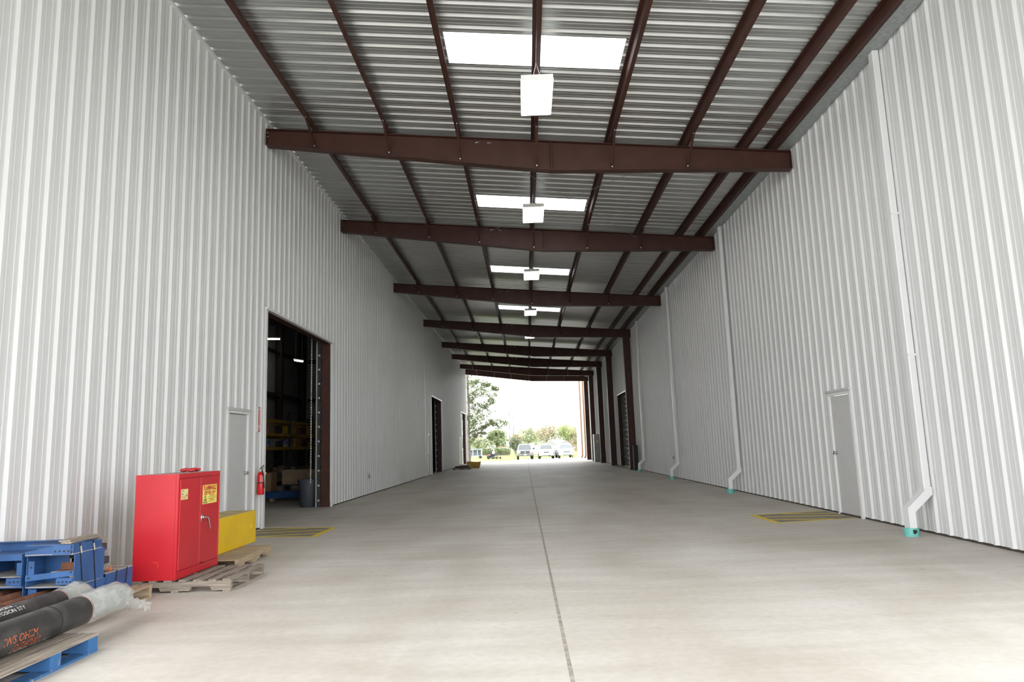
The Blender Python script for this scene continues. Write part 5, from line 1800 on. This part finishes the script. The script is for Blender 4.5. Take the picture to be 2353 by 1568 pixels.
for i, (cx_, cz_, cr_) in enumerate(clumps):
    cy_ = rr.uniform(-0.8, 0.8)
    z0 = max(1.8, cz_ - 0.35 * abs(cx_) - 0.2)
    mb.tube([(0.14, 0, z0), (cx_ * 0.55, cy_ * 0.5, (z0 + cz_) / 2 + 0.05), (cx_, cy_, cz_)], [0.05, 0.03, 0.012], 5)
    for k_ in range(7):
        q = (cx_ + rr.uniform(-0.95, 0.95) * cr_, cy_ + rr.uniform(-0.8, 0.8) * cr_, cz_ + rr.uniform(-0.6, 0.6) * cr_)
        leaf_cloud(fol, rr, q, (cr_ * 0.75, cr_ * 0.75, cr_ * 0.5), 46, 0.07)
obj('trunk', mb, BARK, pn, True)
f = obj('foliage', fol, LF['pine'], pn)
f['kind'] = 'stuff'

# clipped hedge
hg = MB()
rr = random.Random(40)
for i in range(16):
    leaf_cloud(hg, rr, (-10.0 + i * 0.40, 160.5, gz_at(160) + 0.95), (0.35, 0.5, 0.85 + 0.1 * math.sin(i * 2.1)), 80, 0.17)
ho = thing('hedge', 'long clipped green hedge behind the mower', 'hedge', (0, 0, 0))
f = obj('foliage', hg, LF['green'], ho)
f['kind'] = 'stuff'
obj('stems', MB().box(-10.0, -3.9, 160.3, 160.7, gz_at(160) - 0.05, gz_at(160) + 0.9), BARK, ho)
# utility poles
for x, yy, h_, lab in ((-4.25, 180.0, 11.6, 'thin tall utility pole, left of the two'), (-3.2, 182.0, 10.3, 'thin tall utility pole, right of the two')):
    u = thing('utility_pole', lab, 'pole', (x, yy, gz_at(yy)), group='utility poles')
    obj('pole', MB().tube([(0, 0, 0), (-0.02, 0, h_)], [0.15, 0.09], 8), POLEW, u)
    obj('crossarm', MB().box(-0.35, 0.35, -0.06, 0.06, h_ * 0.78, h_ * 0.78 + 0.09), POLEW, u)
    obj('insulator', MB().lathe([(0.03, 0), (0.05, 0.06), (0.02, 0.12)], 8, (0.3, 0, h_ * 0.78 + 0.09)), POLEW, u)
# houses
for i, (x, yy, wd, hh, rf, lab, pal) in enumerate(((4.6, 136.0, 2.6, 1.9, 2.95, 'white gabled outbuilding behind the middle vehicle', mat('outbuilding_paint', (0.24, 0.24, 0.245), 0.6, var=0.05, scale=2)), (7.45, 138.0, 2.4, 1.8, 2.9, 'white gabled outbuilding behind the rightmost van', MATS['outbuilding_paint']),
                                                   (13.6, 205.0, 3.2, 6.6, 7.0, 'pinkish far building beside the bright outer wall', mat('pink_render', (0.30, 0.22, 0.17), 0.8, var=0.1, scale=1)),
                                                   (-6.2, 176.0, 3.6, 1.9, 2.6, 'small far house with reddish roof behind hedge', TRIM))):
    hs = thing('house', lab, 'building', (x, yy, gz_at(yy) - 0.05))
    obj('walls', MB().box(-wd / 2, wd / 2, 0, 3.0, 0, hh), pal, hs)
    obj('roof', MB().prism([(-wd / 2 - 0.15, hh), (wd / 2 + 0.15, hh), (0, rf)], 'y', -0.15, 3.15), mat('faded_red_roof', (0.34, 0.22, 0.19), 0.8, var=0.1, scale=2) if i == 3 else pal, hs)
    wi_ = obj('window', MB().box(-0.5, 0.1, -0.03, 0.0, hh * 0.4, hh * 0.75), TRIM, hs)
    obj('pane', MB().box(-0.45, 0.05, -0.04, -0.03, hh * 0.43, hh * 0.72), GLASS, wi_)
# yellow bollard and shrubs by the outer wall
o = obj('bollard', MB().lathe([(0.08, 0), (0.08, 0.95), (0.05, 1.0)], 12, (5.28, 80.5, gz_at(80.5))), YPAINT, None, True)
tag(o, 'yellow steel bollard by the end of bright outer wall', 'bollard')
